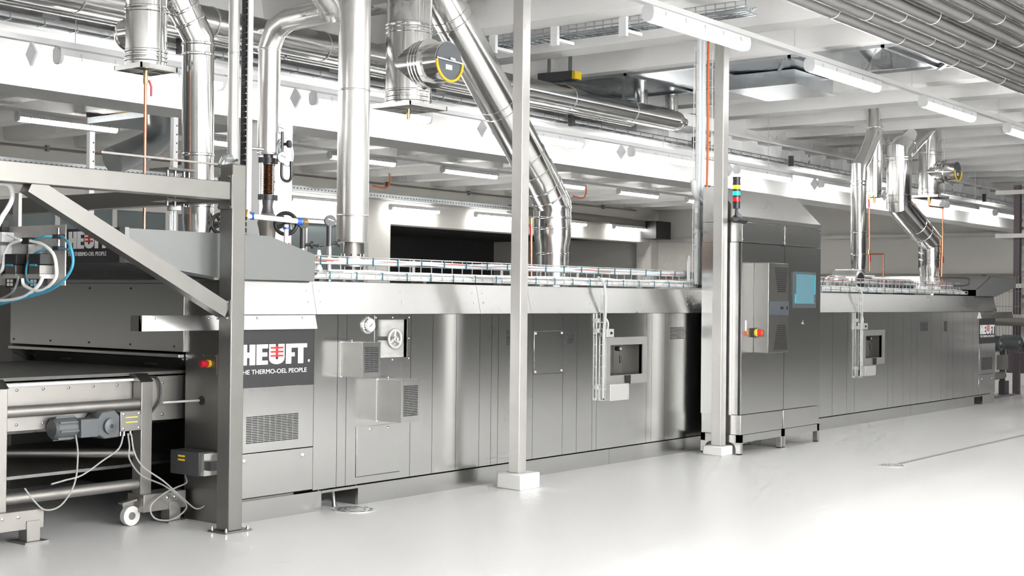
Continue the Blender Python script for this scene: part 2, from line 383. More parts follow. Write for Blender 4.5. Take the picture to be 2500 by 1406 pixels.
# far wall tray and pipe
t = thing('perforated_tray', 'perforated galvanised cable tray along the far wall above the lamps', 'cable tray')
bx('side_rail', 'galv', t, 6, 21, 14.02, 14.04, 3.70, 3.80); bx('base', 'galv', t, 6, 21, 14.04, 14.28, 3.69, 3.705)
mb = MB()
for k in range(150): mb.box(6.05+.1*k, 6.08+.1*k, 14.012, 14.021, 3.735, 3.755)
mb.build('holes', 'iron', t, kind='stuff')
t = thing('far_pipe', 'dark grey pipe along the far wall ending in a black box', 'pipe')
MB().cyl((21,14.16,3.74), (28,14.16,3.66), .11, 16).build('pipe', 'cast', t); bx('end_box', 'black', t, 27.2, 28.0, 13.7, 14.2, 3.25, 3.75)
t = thing('wall_conduit', 'thin grey conduit running along the far wall', 'conduit')
MB().cyl((4,14.25,4.05), (27,14.25,4.05), .02, 8).build('pipe', 'cast', t)
for k in range(8): bx('clip', 'cast', t, 5+2.9*k, 5.06+2.9*k, 14.22, 14.29, 4.0, 4.1)
for (px, y, lab) in ((950, 13.0, 'orange cable tail dropping from a rib near the far glazing'), (1430, 11.0, 'orange cable tail hanging from a rib behind the slanted duct')):
    p = at(px, 440, 'y', y); tag(MB().tube(smooth_path([(p.x,y,4.14),(p.x+.02,y,3.95),(p.x-.1,y,3.82),(p.x-.5,y,3.83)]), .018, 6).build('cable_tail', 'orange'), lab, 'cable')
# rear bay, seen over the frame
t = thing('ceiling_plenum', 'flat galvanised plenum with round elbow hanging behind the infeed', 'duct')
p = at(258, 360, 'y', 8.0); q = at(445, 330, 'y', 6.2)
MB().add([(p.x,8.4,3.72),(p.x+1.6,8.4,3.72),(p.x+1.6,5.6,3.72),(p.x,5.6,3.72),(p.x,8.4,3.80),(p.x+1.6,8.4,3.80),(p.x+1.6,5.6,3.80),(p.x,5.6,3.80)],
  [(0,1,2,3),(7,6,5,4),(0,4,5,1),(1,5,6,2),(2,6,7,3),(3,7,4,0)]).build('plenum', 'galv', t)
e = at(390, 350, 'y', 7.0)
MB().tube(smooth_path([(e.x,7,3.74),(e.x,7,3.55),(e.x-.08,7,3.4),(e.x-.3,7,3.28),(e.x-.7,7,3.1)], 5), .17, 22).build('elbow', 'galv', t)
MB().cyl((p.x+.6,8.2,3.78), (p.x+.6,8.2,4.3), .012, 6).build('hanger_rod', 'cast', t)
t = thing('ceiling_hatch', 'yellow timber framed hatch in the white ceiling of the rear bay', 'hatch')
p = at(215, 275, 'z', 4.12); q = at(335, 280, 'z', 4.12)
bx('board', 'wood', t, p.x+.35, p.x+.42, p.y-3.2, p.y, 4.05, 4.4); bx('board', 'wood', t, p.x-.05, p.x+.35, p.y-3.2, p.y+.05, 4.36, 4.4)
bx('edge', 'rackm', t, p.x+.0, p.x+.34, p.y-.02, p.y+.04, 4.05, 4.38)
for px, top, lab in ((222, 322, 'perforated white hanger post behind the frame beam, beside the hood sign'), (426, 287, 'perforated white hanger post beside the thick elbow duct')):
    x, z = Q(px, top, 1.9); t = thing('hanger_post', lab, 'post', 'perforated hanger posts')
    bx('channel', 'white', t, x-.022, x+.022, 1.88, 1.92, 1.95, z)
    mb = MB()
    for k in range(int((z-2)/.07)): mb.box(x+.005, x+.012, 1.875, 1.881, 2+.07*k, 2.012+.07*k)
    mb.build('holes', 'black', t, kind='stuff')
# ------------------------------------------------------------------ tunnel oven
OV = thing('tunnel_oven', 'long stainless steel tunnel oven with panelled side and dark brand signs', 'oven')
XL, YD = 14.91, 2.95               # length and depth
ZP, ZB0, ZB1 = .15, 1.374, 1.602   # plinth top, band bottom, band top
body = bx('body', 'dark', OV, .6, XL-.5, .26, YD-.03, .02, 1.58)
bx('seam_backing', 'dark', OV, .02, XL-.02, .03, .034, ZP, 1.0 if False else .80); bx('seam_backing', 'dark', OV, .02, XL-.02, .03, .034, 1.36, 1.57)
bx('top_sheet', 'band', OV, .02, XL-.02, .05, YD-.02, 1.575, 1.60)
bx('back_panel', 'steel', OV, .02, XL-.02, YD-.03, YD, 0, 1.58)
# plinth segments, one pocket near each end
xp0, xp1 = QX(792, 0), QX(880, 0); xq0, xq1 = QX(2381, 0), QX(2401, 0)
for a, b in ((0, xp0), (xp1, 3.0), (3.0, 4.45), (4.45, 8.0), (8.0, 11.6), (11.6, xq0), (xq1, XL)): bx('plinth', 'steel', OV, a, b-.004, .004, .03, .0, ZP-.012)
for a, b in ((xp0, xp1), (xq0, xq1)):
    bx('plinth', 'steel', OV, a, b, .004, .03, ZP-.03, ZP-.012); bx('pocket', 'darksteel', OV, a, b, .30, .32, 0, ZP)
    bx('pocket', 'darksteel', OV, b, b+.015, .03, .32, 0, ZP); bx('pocket', 'darksteel', OV, a-.015, a, .03, .32, 0, ZP)
# front panels between the seams
seams = [.75, .98, 1.07, 1.75, 2.0, 2.28, 2.57, 2.72, 2.81, 3.28, 3.71, 3.92, 4.16, 4.23, 5.06, 5.15, 5.39, 5.86, 6.6, 7.4, 8.1, 8.81, 9.16, 9.57, 9.79, 10.81, 10.98, 11.31, 11.58, 11.8, 12.3, 12.68, 12.92, 13.13, 13.55, 13.94, 14.2]
def panel(a, b, z0, z1, m='steelv', y=0.0, holes=(), bev=.0015):   # holes: (x0,x1,z0,z1) openings
    if not holes: return bx('panel', m, OV, a+.002, b-.002, y, .03, z0, z1)
    hx0, hx1, hz0, hz1 = holes[0]; mb = MB()
    mb.box(a+.002, hx0, y, .03, z0, z1); mb.box(hx1, b-.002, y, .03, z0, z1); mb.box(hx0, hx1, y, .03, z0, hz0); mb.box(hx0, hx1, y, .03, hz1, z1)
    return mb.build('panel', m, OV)
win = (QX(1489,0), QX(1568,0), Q(1530,914,0)[1], Q(1530,841,0)[1])
win2 = (QX(2112,0), QX(2153,0), Q(2132,873,0)[1], Q(2132,819,0)[1])
rec = (QX(922,0), QX(994,0), Q(958,873,0)[1], Q(958,780,0)[1])
P = {}
for a, b in zip(seams, seams[1:]):
    h = [q for q in (win, win2, rec) if a < q[0] < b]
    P[a] = panel(a, b, ZP, ZB0-.003, holes=h)
# infeed section with sign, vent and flap
zs0 = Q(766, 938, 0)[1]; zf = Q(766, 1091, 0)[1]
bx('panel', 'steelv', OV, .0, .748, -.002, .03, zf+.006, zs0, .0015)
bx('flap', 'steelv', OV, .0, .748, -.002, .03, ZP+.01, zf, .0015)
bx('sign_backing', 'steelv', OV, .0, .748, .002, .03, zs0, 1.274)
screws(OV, [(Q(596,1127,0)[0], -.002, Q(596,1127,0)[1]), (Q(739,1111,0)[0], -.002, Q(739,1111,0)[1])], .014)
# outfeed section
zs2 = Q(2410, 838, 0)[1]; zf2 = Q(2410, 913, 0)[1]
bx('panel', 'steelv', OV, 14.203, XL, -.002, .03, zf2+.006, zs2, .0015); bx('flap', 'steelv', OV, 14.203, XL, -.002, .03, ZP, zf2, .0015)
bx('sign_backing', 'steelv', OV, 14.203, XL, .002, .03, zs2, 1.274)
screws(OV, [(14.33, -.002, Q(2396,926,0)[1]), (14.78, -.002, Q(2424,923,0)[1])], .014)
# overhanging strips at both ends
for a, b in ((-.72, .748), (14.203, 15.65)):
    s = MB().prism([(-.034,1.274),(-.010,ZB0-.004),(-.002,ZB0-.004),(-.002,1.274)], 'x', a, b).build('strip', 'band', OV)
    screws(s, [(a+.12+(b-a-.24)*k/3, -.017, 1.352) for k in range(4)], .008)
bx('strip_end', 'band', OV, -.72, -.715, -.03, .08, 1.274, ZB0-.004)
# sloping band above the panels
def band(a, b, ya=-.022, yb=.03, z1=ZB1):
    o = MB().prism([(ya,ZB0),(yb,z1),(yb+.02,z1),(ya+.02,ZB0)], 'x', a+.0015, b-.0015).build('band_panel', 'band', OV); return o
bands = [(0, .75), (.75, 2.55), (2.55, 3.22), (3.22, 5.86), (5.86, 8.2), (8.2, 9.9), (9.9, 11.5), (11.5, 13.0), (13.0, 14.2), (14.2, XL)]
for a, b in bands:
    o = band(a, b); n = max(2, int((b-a)/.6)); sy = (.70*(.03+.022)-.022)
    screws(o, [(a+.06+(b-a-.12)*k/(n-1 if n > 1 else 1), -.022+.052*f-.001, ZB0+(ZB1-ZB0)*f) for k in range(n) for f in (.72, .38)], .007)
MB().box(.0, XL, .03, .06, ZB1-.004, ZB1+.004).build('band_lip', 'band', OV)
# vents: rows of black slots
def vent(px0, px1, py0, py1, nx, nz, y=0.0, parent=None):
    xa, xb = QX(px0, y), QX(px1, y); pm = (px0+px1)/2; za, zb = Q(pm, py1, y)[1], Q(pm, py0, y)[1]; mb = MB()
    dx, dz = (xb-xa)/nx, (zb-za)/nz
    for i in range(nx):
        for j in range(nz): mb.box(xa+dx*(i+.08), xa+dx*(i+.92), y-.0035, y+.002, za+dz*(j+.24), za+dz*(j+.80))
    return mb.build('vent_slots', 'black', parent or OV, kind='stuff')
vent(604, 732, 1012, 1078, 9, 16, -.002); vent(1238, 1252, 806, 842, 2, 11); vent(1385, 1402, 801, 840, 2, 10); vent(1637, 1671, 798, 828, 4, 9)
vent(2248, 2266, 786, 808, 6, 7); vent(2305, 2312, 784, 808, 3, 7); vent(2397, 2423, 872, 902, 8, 11, -.002)
# brand sign ------------------------------------------------------
def sign(x0, x1, z0, z1, y, place):   # place(u, v) -> point, u to 1 along the sign, v up
    s = MB().add([place(0,0,0), place(1,0,0), place(1,1,0), place(0,1,0)], [(0,1,2,3)])
    b = [place(0,0,-.004), place(1,0,-.004), place(1,1,-.004), place(0,1,-.004)]
    s.add(b, [(3,2,1,0)]); o = s.build('sign', 'signblk', OV, smooth=False); return o
def logo(parent, place, u0, u1, v0, v1):
    """HEUFT in heavy block letters, red bars across the U, place(u, v, d) maps sign to space"""
    def quad(poly, m, name, d=.003):
        k = len(poly); mb = MB().add([place(u0+(u1-u0)*a, v0+(v1-v0)*b, d) for a, b in poly]+[place(u0+(u1-u0)*a, v0+(v1-v0)*b, .0005) for a, b in poly],
            [tuple(range(k))]+[(i, (i+1) % k, (i+1) % k+k, i+k) for i in range(k)]); mb.build(name, m, parent, smooth=False)
    H = [(0,0),(.085,0),(.085,.36),(.125,.36),(.125,0),(.21,0),(.21,1),(.125,1),(.125,.62),(.085,.62),(.085,1),(0,1)]
    Ee = [(.23,0),(.405,0),(.405,.2),(.315,.2),(.315,.4),(.395,.4),(.395,.6),(.315,.6),(.315,.8),(.405,.8),(.405,1),(.23,1)]
    U = [(.425+.12*1+.12*math.cos(math.pi+math.pi*k/10), .28+.28*math.sin(math.pi+math.pi*k/10)) for k in range(11)]+[(.665,1),(.425,1)]
    F = [(.69,0),(.775,0),(.775,.36),(.83,.36),(.83,.56),(.775,.56),(.775,.8),(.85,.8),(.85,1),(.69,1)]
    T = [(.885,0),(.97,0),(.97,.8),(1.03,.8),(1.03,1),(.85,1),(.85,.8),(.885,.8)]
    for p in (H, Ee, U, F, T): quad(p, 'signwht', 'letter')
    quad([(.525,.28),(.545,.22),(.565,.28),(.565,1),(.525,1)], 'signblk', 'slit', .0042)
    for v in (.82, .62, .42): quad([(.445,v-.045),(.645,v-.045),(.645,v+.045),(.445,v+.045)], 'red', 'red_bar', .0055)
    quad([(.53,.40),(.56,.40),(.56,.9),(.53,.9)], 'red', 'red_bar', .0052)
def tagline(parent, place_loc, rot, width, size):
    cu = text_mesh('tagline', 'THE THERMO-OEL PEOPLE', size, place_loc, rot, 'signwht', parent, 1, .001)
    xs = [v.co.x for v in cu.data.vertices]; cu.scale.x = width/(max(xs)-min(xs)); return cu
def pl1(u, v, d): return (.0+.748*u, -.001-d, zs0+(1.274-zs0)*v)
sg = sign(0, 1, 0, 1, 0, pl1)
ul = lambda px: QX(px, 0)/.748
lw = (ul(750)-ul(627))/.8; lu = ul(627)-.23*lw
logo(sg, pl1, lu, lu+lw, (Q(670,889,0)[1]-zs0)/(1.274-zs0), (Q(670,840,0)[1]-zs0)/(1.274-zs0))
tagline(sg, (QX(584,0), -.0045, Q(670,911,0)[1]), (math.pi/2,0,0), QX(749,0)-QX(584,0), .043)
screws(sg, [(QX(754,0), -.004, Q(754,880,0)[1])], .012)
def pl2(u, v, d): return (14.203+(XL-14.203)*u, -.001-d, zs2+(1.274-zs2)*v)
sg = sign(0, 1, 0, 1, 0, pl2)
zz = lambda py: (Q(2412,py,0)[1]-zs2)/(1.274-zs2)
logo(sg, pl2, .05, .93, zz(815), zz(793))
tagline(sg, (14.24, -.0045, Q(2412,823,0)[1]), (math.pi/2,0,0), .62, .045)
# gauge, recess with handwheel ------------------------------------
x, z = Q(898, 794, 0)
g = MB().lathe((x,0,z), (0,-1,0), [(0,.062),(.006,.062),(.008,.05),(.03,.05),(.032,.044)], 28).build('gauge', 'shaft', OV)
MB().lathe((x,-.030,z), (0,-1,0), [(0,.043),(.004,.043),(.0045,.001)], 28).build('dial', 'gauge', g)
MB().bar((x-.018,-.0365,z-.012), (x+.012,-.0365,z+.012), .003, .004, (0,1,0)).build('needle', 'black', g)
screws(g, [(x+.055*math.cos(a), -.006, z+.055*math.sin(a)) for a in (1.57, 3.66, 5.76)], .006)
a, b, c, d = rec
fr = MB().box(a-.03,b+.035,-.004,.0,d,d+.03).box(a-.03,b+.035,-.004,.0,c-.03,c).box(a-.03,a,-.004,.0,c,d).box(b,b+.035,-.004,.0,c,d).build('recess_frame', 'steelv', OV)
MB().box(a,b,.16,.165,c,d).box(a-.004,a,.0,.165,c,d).box(b,b+.004,.0,.165,c,d).box(a,b,.0,.165,c-.004,c).box(a,b,.0,.165,d,d+.004).build('recess_box', 'steel', OV)
screws(fr, [(a-.02,-.004,d+.015),((a+b)/2,-.004,d+.015),(b+.02,-.004,d+.015),(b+.02,-.004,(c+d)/2),(b+.02,-.004,c-.01),((a+b)/2,-.004,c-.015)], .006)
def handwheel(parent, c, axis, R, r, m, spokes=3, hub=.25, name='handwheel'):
    o = MB().torus(c, axis, R, r, 28, 10).build(name, m, parent); A = Vector(axis).normalized()
    u = A.cross(Vector((0,0,1)) if abs(A.z) < .9 else Vector((1,0,0))).normalized(); v = A.cross(u); c = Vector(c)
    for k in range(spokes):
        t = 2*math.pi*k/spokes+.5; MB().tube([c-A*r*.8, c+(u*math.cos(t)+v*math.sin(t))*R], [r*1.3, r*.9], 8).build('spoke', m, o)
    MB().lathe(c-A*r*2, A, [(0,R*hub),(r*3,R*hub),(r*3.4,R*hub*.6),(r*4.5,R*hub*.6),(r*4.6,.001)], 16).build('hub', m, o)
    return o
x, z = Q(964, 827, -.03); handwheel(OV, (x,-.03,z), (0,-1,0), .066, .012, 'boxgrey', 3, .3)
MB().cyl((x,.16,z), (x,-.02,z), .014, 12).build('spindle', 'darksteel', OV)
# two grille boxes
def gbox(px0, px1, py0, py1, dep, cols, rows):
    y = -dep; x0, x1 = QX(px0, y), QX(px1, y); pm = (px0+px1)/2; z1, z0 = Q(pm, py0, y)[1], Q(pm, py1, y)[1]
    o = bx('grille_box', 'darksteel', OV, x0, x1, y+.003, -.002, z0, z1); bx('lit_front_plate', 'steel', o, x0, x1, y, y+.003, z0, z1)  # darker body colour paints the shaded sides, lighter plate the lit front
    bx('lid', 'band', o, x0-.004, x1+.004, y-.003, .0, z1, z1+.003)
    mb = MB(); ga, gb, gc, gd = x0+.10*(x1-x0), x1-.10*(x1-x0), z0+.14*(z1-z0), z1-.12*(z1-z0)
    for i in range(cols):
        for j in range(rows):
            w_, h_ = (gb-ga)/cols, (gd-gc)/rows; mb.box(ga+w_*(i+.08), ga+w_*(i+.92), y-.0035, y, gc+h_*(j+.22), gc+h_*(j+.8))
    mb.build('grille_slots', 'black', o, kind='stuff')
    bx('flange', 'steelv', o, x0-.02, x0, -.004, 0, z0-.005, z1+.012); screws(o, [(x0-.012,-.004,z1),(x0-.012,-.004,z0),((x0+x1)/2,-.004,z1+.01)], .007)
gbox(887, 930, 837, 921, .20, 3, 14); gbox(983, 1027, 928, 1030, .23, 3, 18)
# hatches
def hatch(px0, px1, py0, py1, sc, name='hatch'):
    x0, x1 = QX(px0,0), QX(px1,0); pm = (px0+px1)/2; z1, z0 = Q(pm,py0,0)[1], Q(pm,py1,0)[1]
    o = bx(name, 'steelv', OV, x0, x1, -.005, 0, z0, z1, .001); bx('painted_shadow', 'black', o, x0-.004, x0+.0, -.001, 0, z0-.004, z1)  # black strips paint the hatch's shadow along two edges
    bx('painted_shadow', 'black', o, x0, x1, -.001, 0, z0-.005, z0)
    screws(o, [(x0+(x1-x0)*u, -.005, z0+(z1-z0)*v) for u, v in sc], .011)
hatch(873, 980, 1037, 1156, ((.3,.93),(.7,.93))); hatch(1304, 1375, 808, 911, ((.05,.95),(.95,.95),(.05,.05),(.95,.05)))
# inspection windows with lever, boxes and wire duct
def inspection(wn, s, px_box, px_sw, px_jb, px_lad):
    a, b, c, d = wn; m = .075*s
    f = MB().box(a-m,b+m,-.012,.0,d,d+.07).box(a-m,b+m,-.012,.0,c-.085,c).box(a-m,a,-.012,.0,c,d).box(b,b+m,-.012,.0,c,d).build('inspection_frame', 'frame', OV)
    MB().box(a,b,.22,.225,c,d).box(a-.004,a,.0,.225,c,d).box(b,b+.004,.0,.225,c,d).box(a,b,.0,.225,c-.004,c).box(a,b,.0,.225,d,d+.004).build('inspection_box', 'darksteel', OV)
    bx('inner_rib', 'darksteel', f, a+(b-a)*.68, a+(b-a)*.70, .2, .22, c, d)
    lx = a+(b-a)*.27; lz = d-.035
    lv = MB().lathe((lx,.03,lz), (0,-1,0), [(0,.022),(.05,.022),(.055,.014),(.056,.001)], 16).build('lever', 'black', OV)
    MB().cyl((lx,-.005,lz), (lx+.012,-.012,lz-.07), .006, 8).build('rod', 'iron', lv); MB().tube([(lx+.012,-.012,lz-.065),(lx+.02,-.014,lz-.13)], [.010,.013], 10).build('grip', 'black', lv)
    MB().lathe((lx,-.026,lz), (0,-1,0), [(0,.013),(.002,.013),(.0025,.001)], 14).build('cap', 'wire', lv)
    MB().prism([(a+(b-a)*.42,c-.005),(a+(b-a)*.58,c-.005),(a+(b-a)*.57,c-.085),(a+(b-a)*.44,c-.085)], 'y', -.03, -.012).build('handle_grip', 'black', OV)
    # junction box and switch box
    x0, x1, py0, py1 = px_jb; X0, X1 = QX(x0,-.08), QX(x1,-.08); zt, zb = Q((x0+x1)/2,py0,-.08)[1], Q((x0+x1)/2,py1,-.08)[1]
    j = bx('junction_box', 'boxgrey', OV, X0, X1, -.08, -.01, zb, zt, .003); screws(j, [(X0+(X1-X0)*u,-.08,zb+(zt-zb)*v) for u in (.08,.92) for v in (.1,.9)], .007)
    x0, x1, py0, py1 = px_sw; X0, X1 = QX(x0,-.07), QX(x1,-.07); zt, zb = Q((x0+x1)/2,py0,-.07)[1], Q((x0+x1)/2,py1,-.07)[1]
    j = bx('switch_box', 'boxgrey', OV, X0, X1, -.07, -.005, zb, zt, .003); MB().lathe(((X0+X1)/2+.01,-.07,(zt+zb)/2), (0,-1,0), [(0,.014),(.012,.012),(.013,.001)], 14).build('button', 'black', j)
    MB().tube(smooth_path([((X0+X1)/2,-.04,zt),((X0+X1)/2,-.04,zt+.06),((X0+X1)/2-.05,-.03,zt+.12)]), .009, 8).build('cable', 'cable', j)
    # vertical wire duct down the panel
    x, zt2, zb2 = QX(px_lad[0],-.05), Q(px_lad[0],px_lad[1],-.05)[1], Q(px_lad[0],px_lad[2],-.05)[1]
    lad = MB()
    for dx, dy in ((0,-.05),(.05,-.05),(0,-.02),(.05,-.02)): lad.cyl((x+dx,dy,zb2), (x+dx,dy,zt2-.1), .0022, 5)
    k = zb2
    while k < zt2-.1: lad.box(x, x+.05, -.052, -.048, k, k+.004); lad.box(x-.001, x+.003, -.05, -.02, k, k+.004); k += .1
    lad.build('wire_duct', 'wire', OV, kind='stuff')
    for dx in (.008,.026): MB().tube(smooth_path([(x+dx,.02,1.70),(x+dx,-.05,1.62),(x+dx+.005,-.06,1.4),(x+dx-.003,-.045,1.1),(x+dx,-.045,zb2+.02)]), .007, 8).build('cable', 'boxgrey', OV)
    for z in (zb2+.12, zt2-.33, zt2-.42): bx('clip', 'boxgrey', OV, x-.05, x+.0, -.02, .0, z-.018, z+.018); bx('stand_off', 'steel', OV, x-.01, x+.03, -.02, .0, z-.012, z+.012)
inspection(win, 1, None, (1482,1500,803,823), (1492,1538,937,977), (1473, 693, 978)); inspection(win2, 1.05, None, (2106,2119,789,804), (2114,2140,893,917), (2102, 716, 922))
# infeed end: pillars, upper panel, opening ------------------------
bx('end_pillar', 'darksteel', OV, .0, .6, .03, .45, 0, 1.60); bx('end_pillar', 'darksteel', OV, .0, .6, 2.52, YD-.03, 0, 1.60)
up = bx('end_panel', 'steel', OV, -.02, .03, .45, 2.52, 1.115, 1.575, .002); bx('end_panel', 'darksteel', OV, .03, .6, .45, 2.52, 1.13, 1.58)
screws(up, [(-.02, .55+.48*k, z) for k in range(5) for z in (1.15, 1.54)], .007, m='black', axis=(-1,0,0))
bx('end_lip', 'steel', OV, -.05, .02, .46, 2.50, 1.075, 1.10, .004); MB().prism([(-.03,1.07),(.12,.985),(.14,.995),(0,1.075)], 'y', .46, 2.5).build('inlet_flap', 'band', OV)
bx('end_rail', 'steel', OV, -.06, .03, .45, 2.52, 1.578, 1.61)
bx('hinge_slot', 'black', OV, -.035, .0, .75, .86, 1.02, 1.03); bx('hinge_slot', 'black', OV, -.035, .0, 1.75, 1.86, 1.02, 1.03)
es = bx('switch_plate', 'darksteel', OV, -.012, .0, .12, .26, .975, 1.11); screws(es, [(-.012,.13,1.10),(-.012,.25,1.10)], .005, axis=(-1,0,0))
MB().lathe((-.012,.19,1.048), (-1,0,0), [(0,.026),(.02,.026),(.021,.018)], 18).build('collar', 'yellow', es); MB().lathe((-.03,.19,1.048), (-1,0,0), [(0,.02),(.03,.024),(.05,.024),(.058,.015),(.059,.001)], 18).build('stop_button', 'redp', es)
hp = MB().lathe((0,.28,.80), (-1,0,0), [(0,.03),(.004,.03),(.0045,.001)], 16).build('port', 'black', OV); MB().cyl((-.02,.28,.80), (-.30,.30,.80), .008, 8).build('rod', 'wire', hp)
jb = bx('terminal_box', 'iron', OV, -.14, -.005, .13, .42, .32, .475, .003); bx('cover', 'steel', jb, -.13, -.02, .09, .13, .325, .47); bx('plug', 'black', jb, -.11, -.05, .05, .09, .36, .42)
for z in (.435,.41): bx('label_strip', 'yellow', jb, -.1415, -.14, .27, .34, z, z+.012)
# hoods -------------------------------------------------------------
def hood(px, name='hood'):
    o = MB().prism([(p[0], p[1]) for p in px], 'y', -.004, .012).build(name, 'grey', OV, .001); return o
hA = [(-.80,1.70),(-.08,1.608),(.745,1.604),(.745,1.79),(.32,1.90),(-.80,1.90)]
hood(hA); MB().prism(hA, 'y', YD-.01, YD).build('hood', 'grey', OV)
bx('hood_top', 'band', OV, -.80, .32, .012, YD-.01, 1.892, 1.90); MB().prism([(.32,1.90),(.745,1.79),(.745,1.784),(.32,1.892)], 'y', .012, YD-.01).build('hood_top', 'band', OV)
bx('hood_corner', 'band', OV, -.83, -.80, -.004, .05, 1.69, 1.905); bx('hood_end', 'signblk', OV, -.83, -.80, .05, YD, 1.69, 1.905)
def pl3(u, v, d): return (-.831-d, .62-.56*u, 1.69+.215*v)
sg = sign(0,1,0,1,0,pl3); logo(sg, pl3, .09, .80, .42, .92); tg = tagline(sg, (-.8345, .575, 1.735), (math.pi/2,0,-math.pi/2), .40, .036)
for k in range(14): y = .06+.2*k; MB().prism([(-.79,1.695),(-.1,1.605),(-.1,1.60),(-.79,1.69)], 'y', y, y+.19).build('hood_slat', 'iron', OV, smooth=False)
hB = [(14.1,1.61),(15.0,1.61),(15.86,1.76),(15.86,1.885),(14.75,1.89),(14.1,1.70)]
hB = [(14.09,1.604),(14.93,1.604),(15.86,1.755),(15.86,1.885),(14.72,1.90),(14.09,1.69)]
hood(hB); MB().prism([(14.09,1.69),(14.72,1.90),(15.86,1.885),(15.86,1.755),(14.93,1.604),(14.95,1.60),(15.87,1.75),(15.87,1.89),(14.71,1.907),(14.08,1.695)], 'y', .012, YD).build('hood_top', 'band', OV)
# ------------------------------------------------------------------ control cabinet
YC = -.54                                      # front of the cabinet
cx0 = at(1808, 1013, 'y', YC).x; cx1 = at(2003, 700, 'y', YC).x; cxm = at(1914, 800, 'y', YC).x; YCB = -.10
zb, zt = Q(1809, 1013, YC)[1], Q(1812, 591, YC)[1]
zr0 = Q(1815, 528, YC)[1]; pb = at(1718, 463, 'x', cx0); zr1 = zr0+.30
CC = thing('control_cabinet', 'tall two door stainless control cabinet with sloping roof beside the steel post', 'cabinet')
bx('carcass', 'steel', CC, cx0, cx1, YC+.03, YCB, zb, zt)
bx('side_panel', 'steelv', CC, cx0-.006, cx0, YC+.10, YCB, zb-.006, zt)
d1 = bx('door', 'steel', CC, cx0+.004, cxm-.004, YC, YC+.028, zb+.002, zt-.006)
d2 = bx('door', 'steel', CC, cxm+.004, cx1, YC, YC+.028, zb+.002, zt-.006)
bx('door_gap', 'black', CC, cx0-.004, cx0+.004, YC+.012, YC+.032, zb, zt); bx('door_gap', 'black', CC, cxm-.004, cxm+.004, YC+.006, YC+.032, zb, zt)
# head band and roof
for a, b in ((cx0, cxm), (cxm, cx1)):
    o = bx('head_panel', 'steel', CC, a+.002, b-.002, YC, YCB, zt+.004, zr0-.05, .002); screws(o, [(a+.02,YC,zt+.03),(a+.02,YC,zr0-.08),(b-.02,YC,zt+.03),(b-.02,YC,zr0-.08)], .006)
    MB().prism([(YC,zr0-.046),(YC,zr0),(YC+.30,zr1),(YCB,zr1),(YCB,zr0-.046)], 'x', a+.001, b-.001).build('roof', 'band', CC)
# plinth and legged base
zq = Q(1806, 1063, YC)[1]
for a, b in ((cx0, cxm), (cxm, cx1)):
    bx('plinth', 'steel', CC, a+.012, b-.003, YC+.005, YCB, zq, zb-.006, .002)
zl = zq-.075
fr = MB()
fr.box(cx0, cx1, YC, YC+.05, zl, zq-.003); fr.box(cx0, cx1, YCB-.05, YCB, zl, zq-.003); fr.box(cx0, cx0+.05, YC, YCB, zl, zq-.003); fr.box(cx1-.05, cx1, YC, YCB, zl, zq-.003); fr.box(cxm-.04, cxm+.04, YC, YCB, zl, zq-.003)
fr.build('base_frame', 'steel', CC)
for x in (cx0, cxm-.055, cxm+.005, cx1-.05):
    for y in (YC, YCB-.05): l = bx('leg', 'steel', CC, x, x+.05, y, y+.05, .012, zl); bx('foot', 'black', l, x+.003, x+.047, y+.003, y+.047, 0, .012)
r = .07; pg = lambda y0, s: [(y0, zl), (y0, zl-r)]+[(y0+s*r*(1-math.cos(k*math.pi/12)), zl-r+r*math.sin(k*math.pi/12)) for k in range(1, 7)]
for y0, s in ((YC+.05, 1), (YCB-.05, -1)): MB().prism(pg(y0, s), 'x', cx0, cx0+.05).build('gusset', 'steel', CC)
# cooling unit
ux0, ux1 = at(1876, 750, 'y', YC-.16).x, at(1925, 750, 'y', YC-.16).x; uz0, uz1 = Q(1900, 861, YC-.16)[1], Q(1900, 642, YC-.16)[1]
U = bx('cooling_unit', 'darksteel', CC, ux0, ux1, YC-.16, YC, uz0, uz1, .006)
uy = YC-.16; um = (uz0+uz1)/2; uh = uz1-uz0; uw = ux1-ux0
bx('centre_band', 'bezel', U, ux0+.002, ux1-.002, uy-.004, uy+.01, uz0+.42*uh, uz0+.575*uh)
MB().lathe((ux1-.1*uw,uy-.004,uz0+.50*uh), (0,-1,0), [(0,.02),(.006,.02),(.0065,.001)], 18).build('emblem', 'shaft', U); bx('display', 'black', U, ux1-.42*uw, ux1-.26*uw, uy-.006, uy, uz0+.482*uh, uz0+.515*uh)
for top in (1, 0):
    n = 13
    for k in range(n):
        f = k/(n-1); zc = (uz0+(.95-.26*f)*uh) if top else (uz0+(.05+.26*f)*uh)
        xa = ux0+(.26+.17*f)*uw; xb = ux1-(.05+.10*f)*uw
        bx('louvre', 'darksteel', U, xa, xb, uy-.007, uy, zc-.0015, zc+.005); bx('louvre_gap', 'black', U, xa, xb, uy-.002, uy, zc-.0115, zc-.0015)
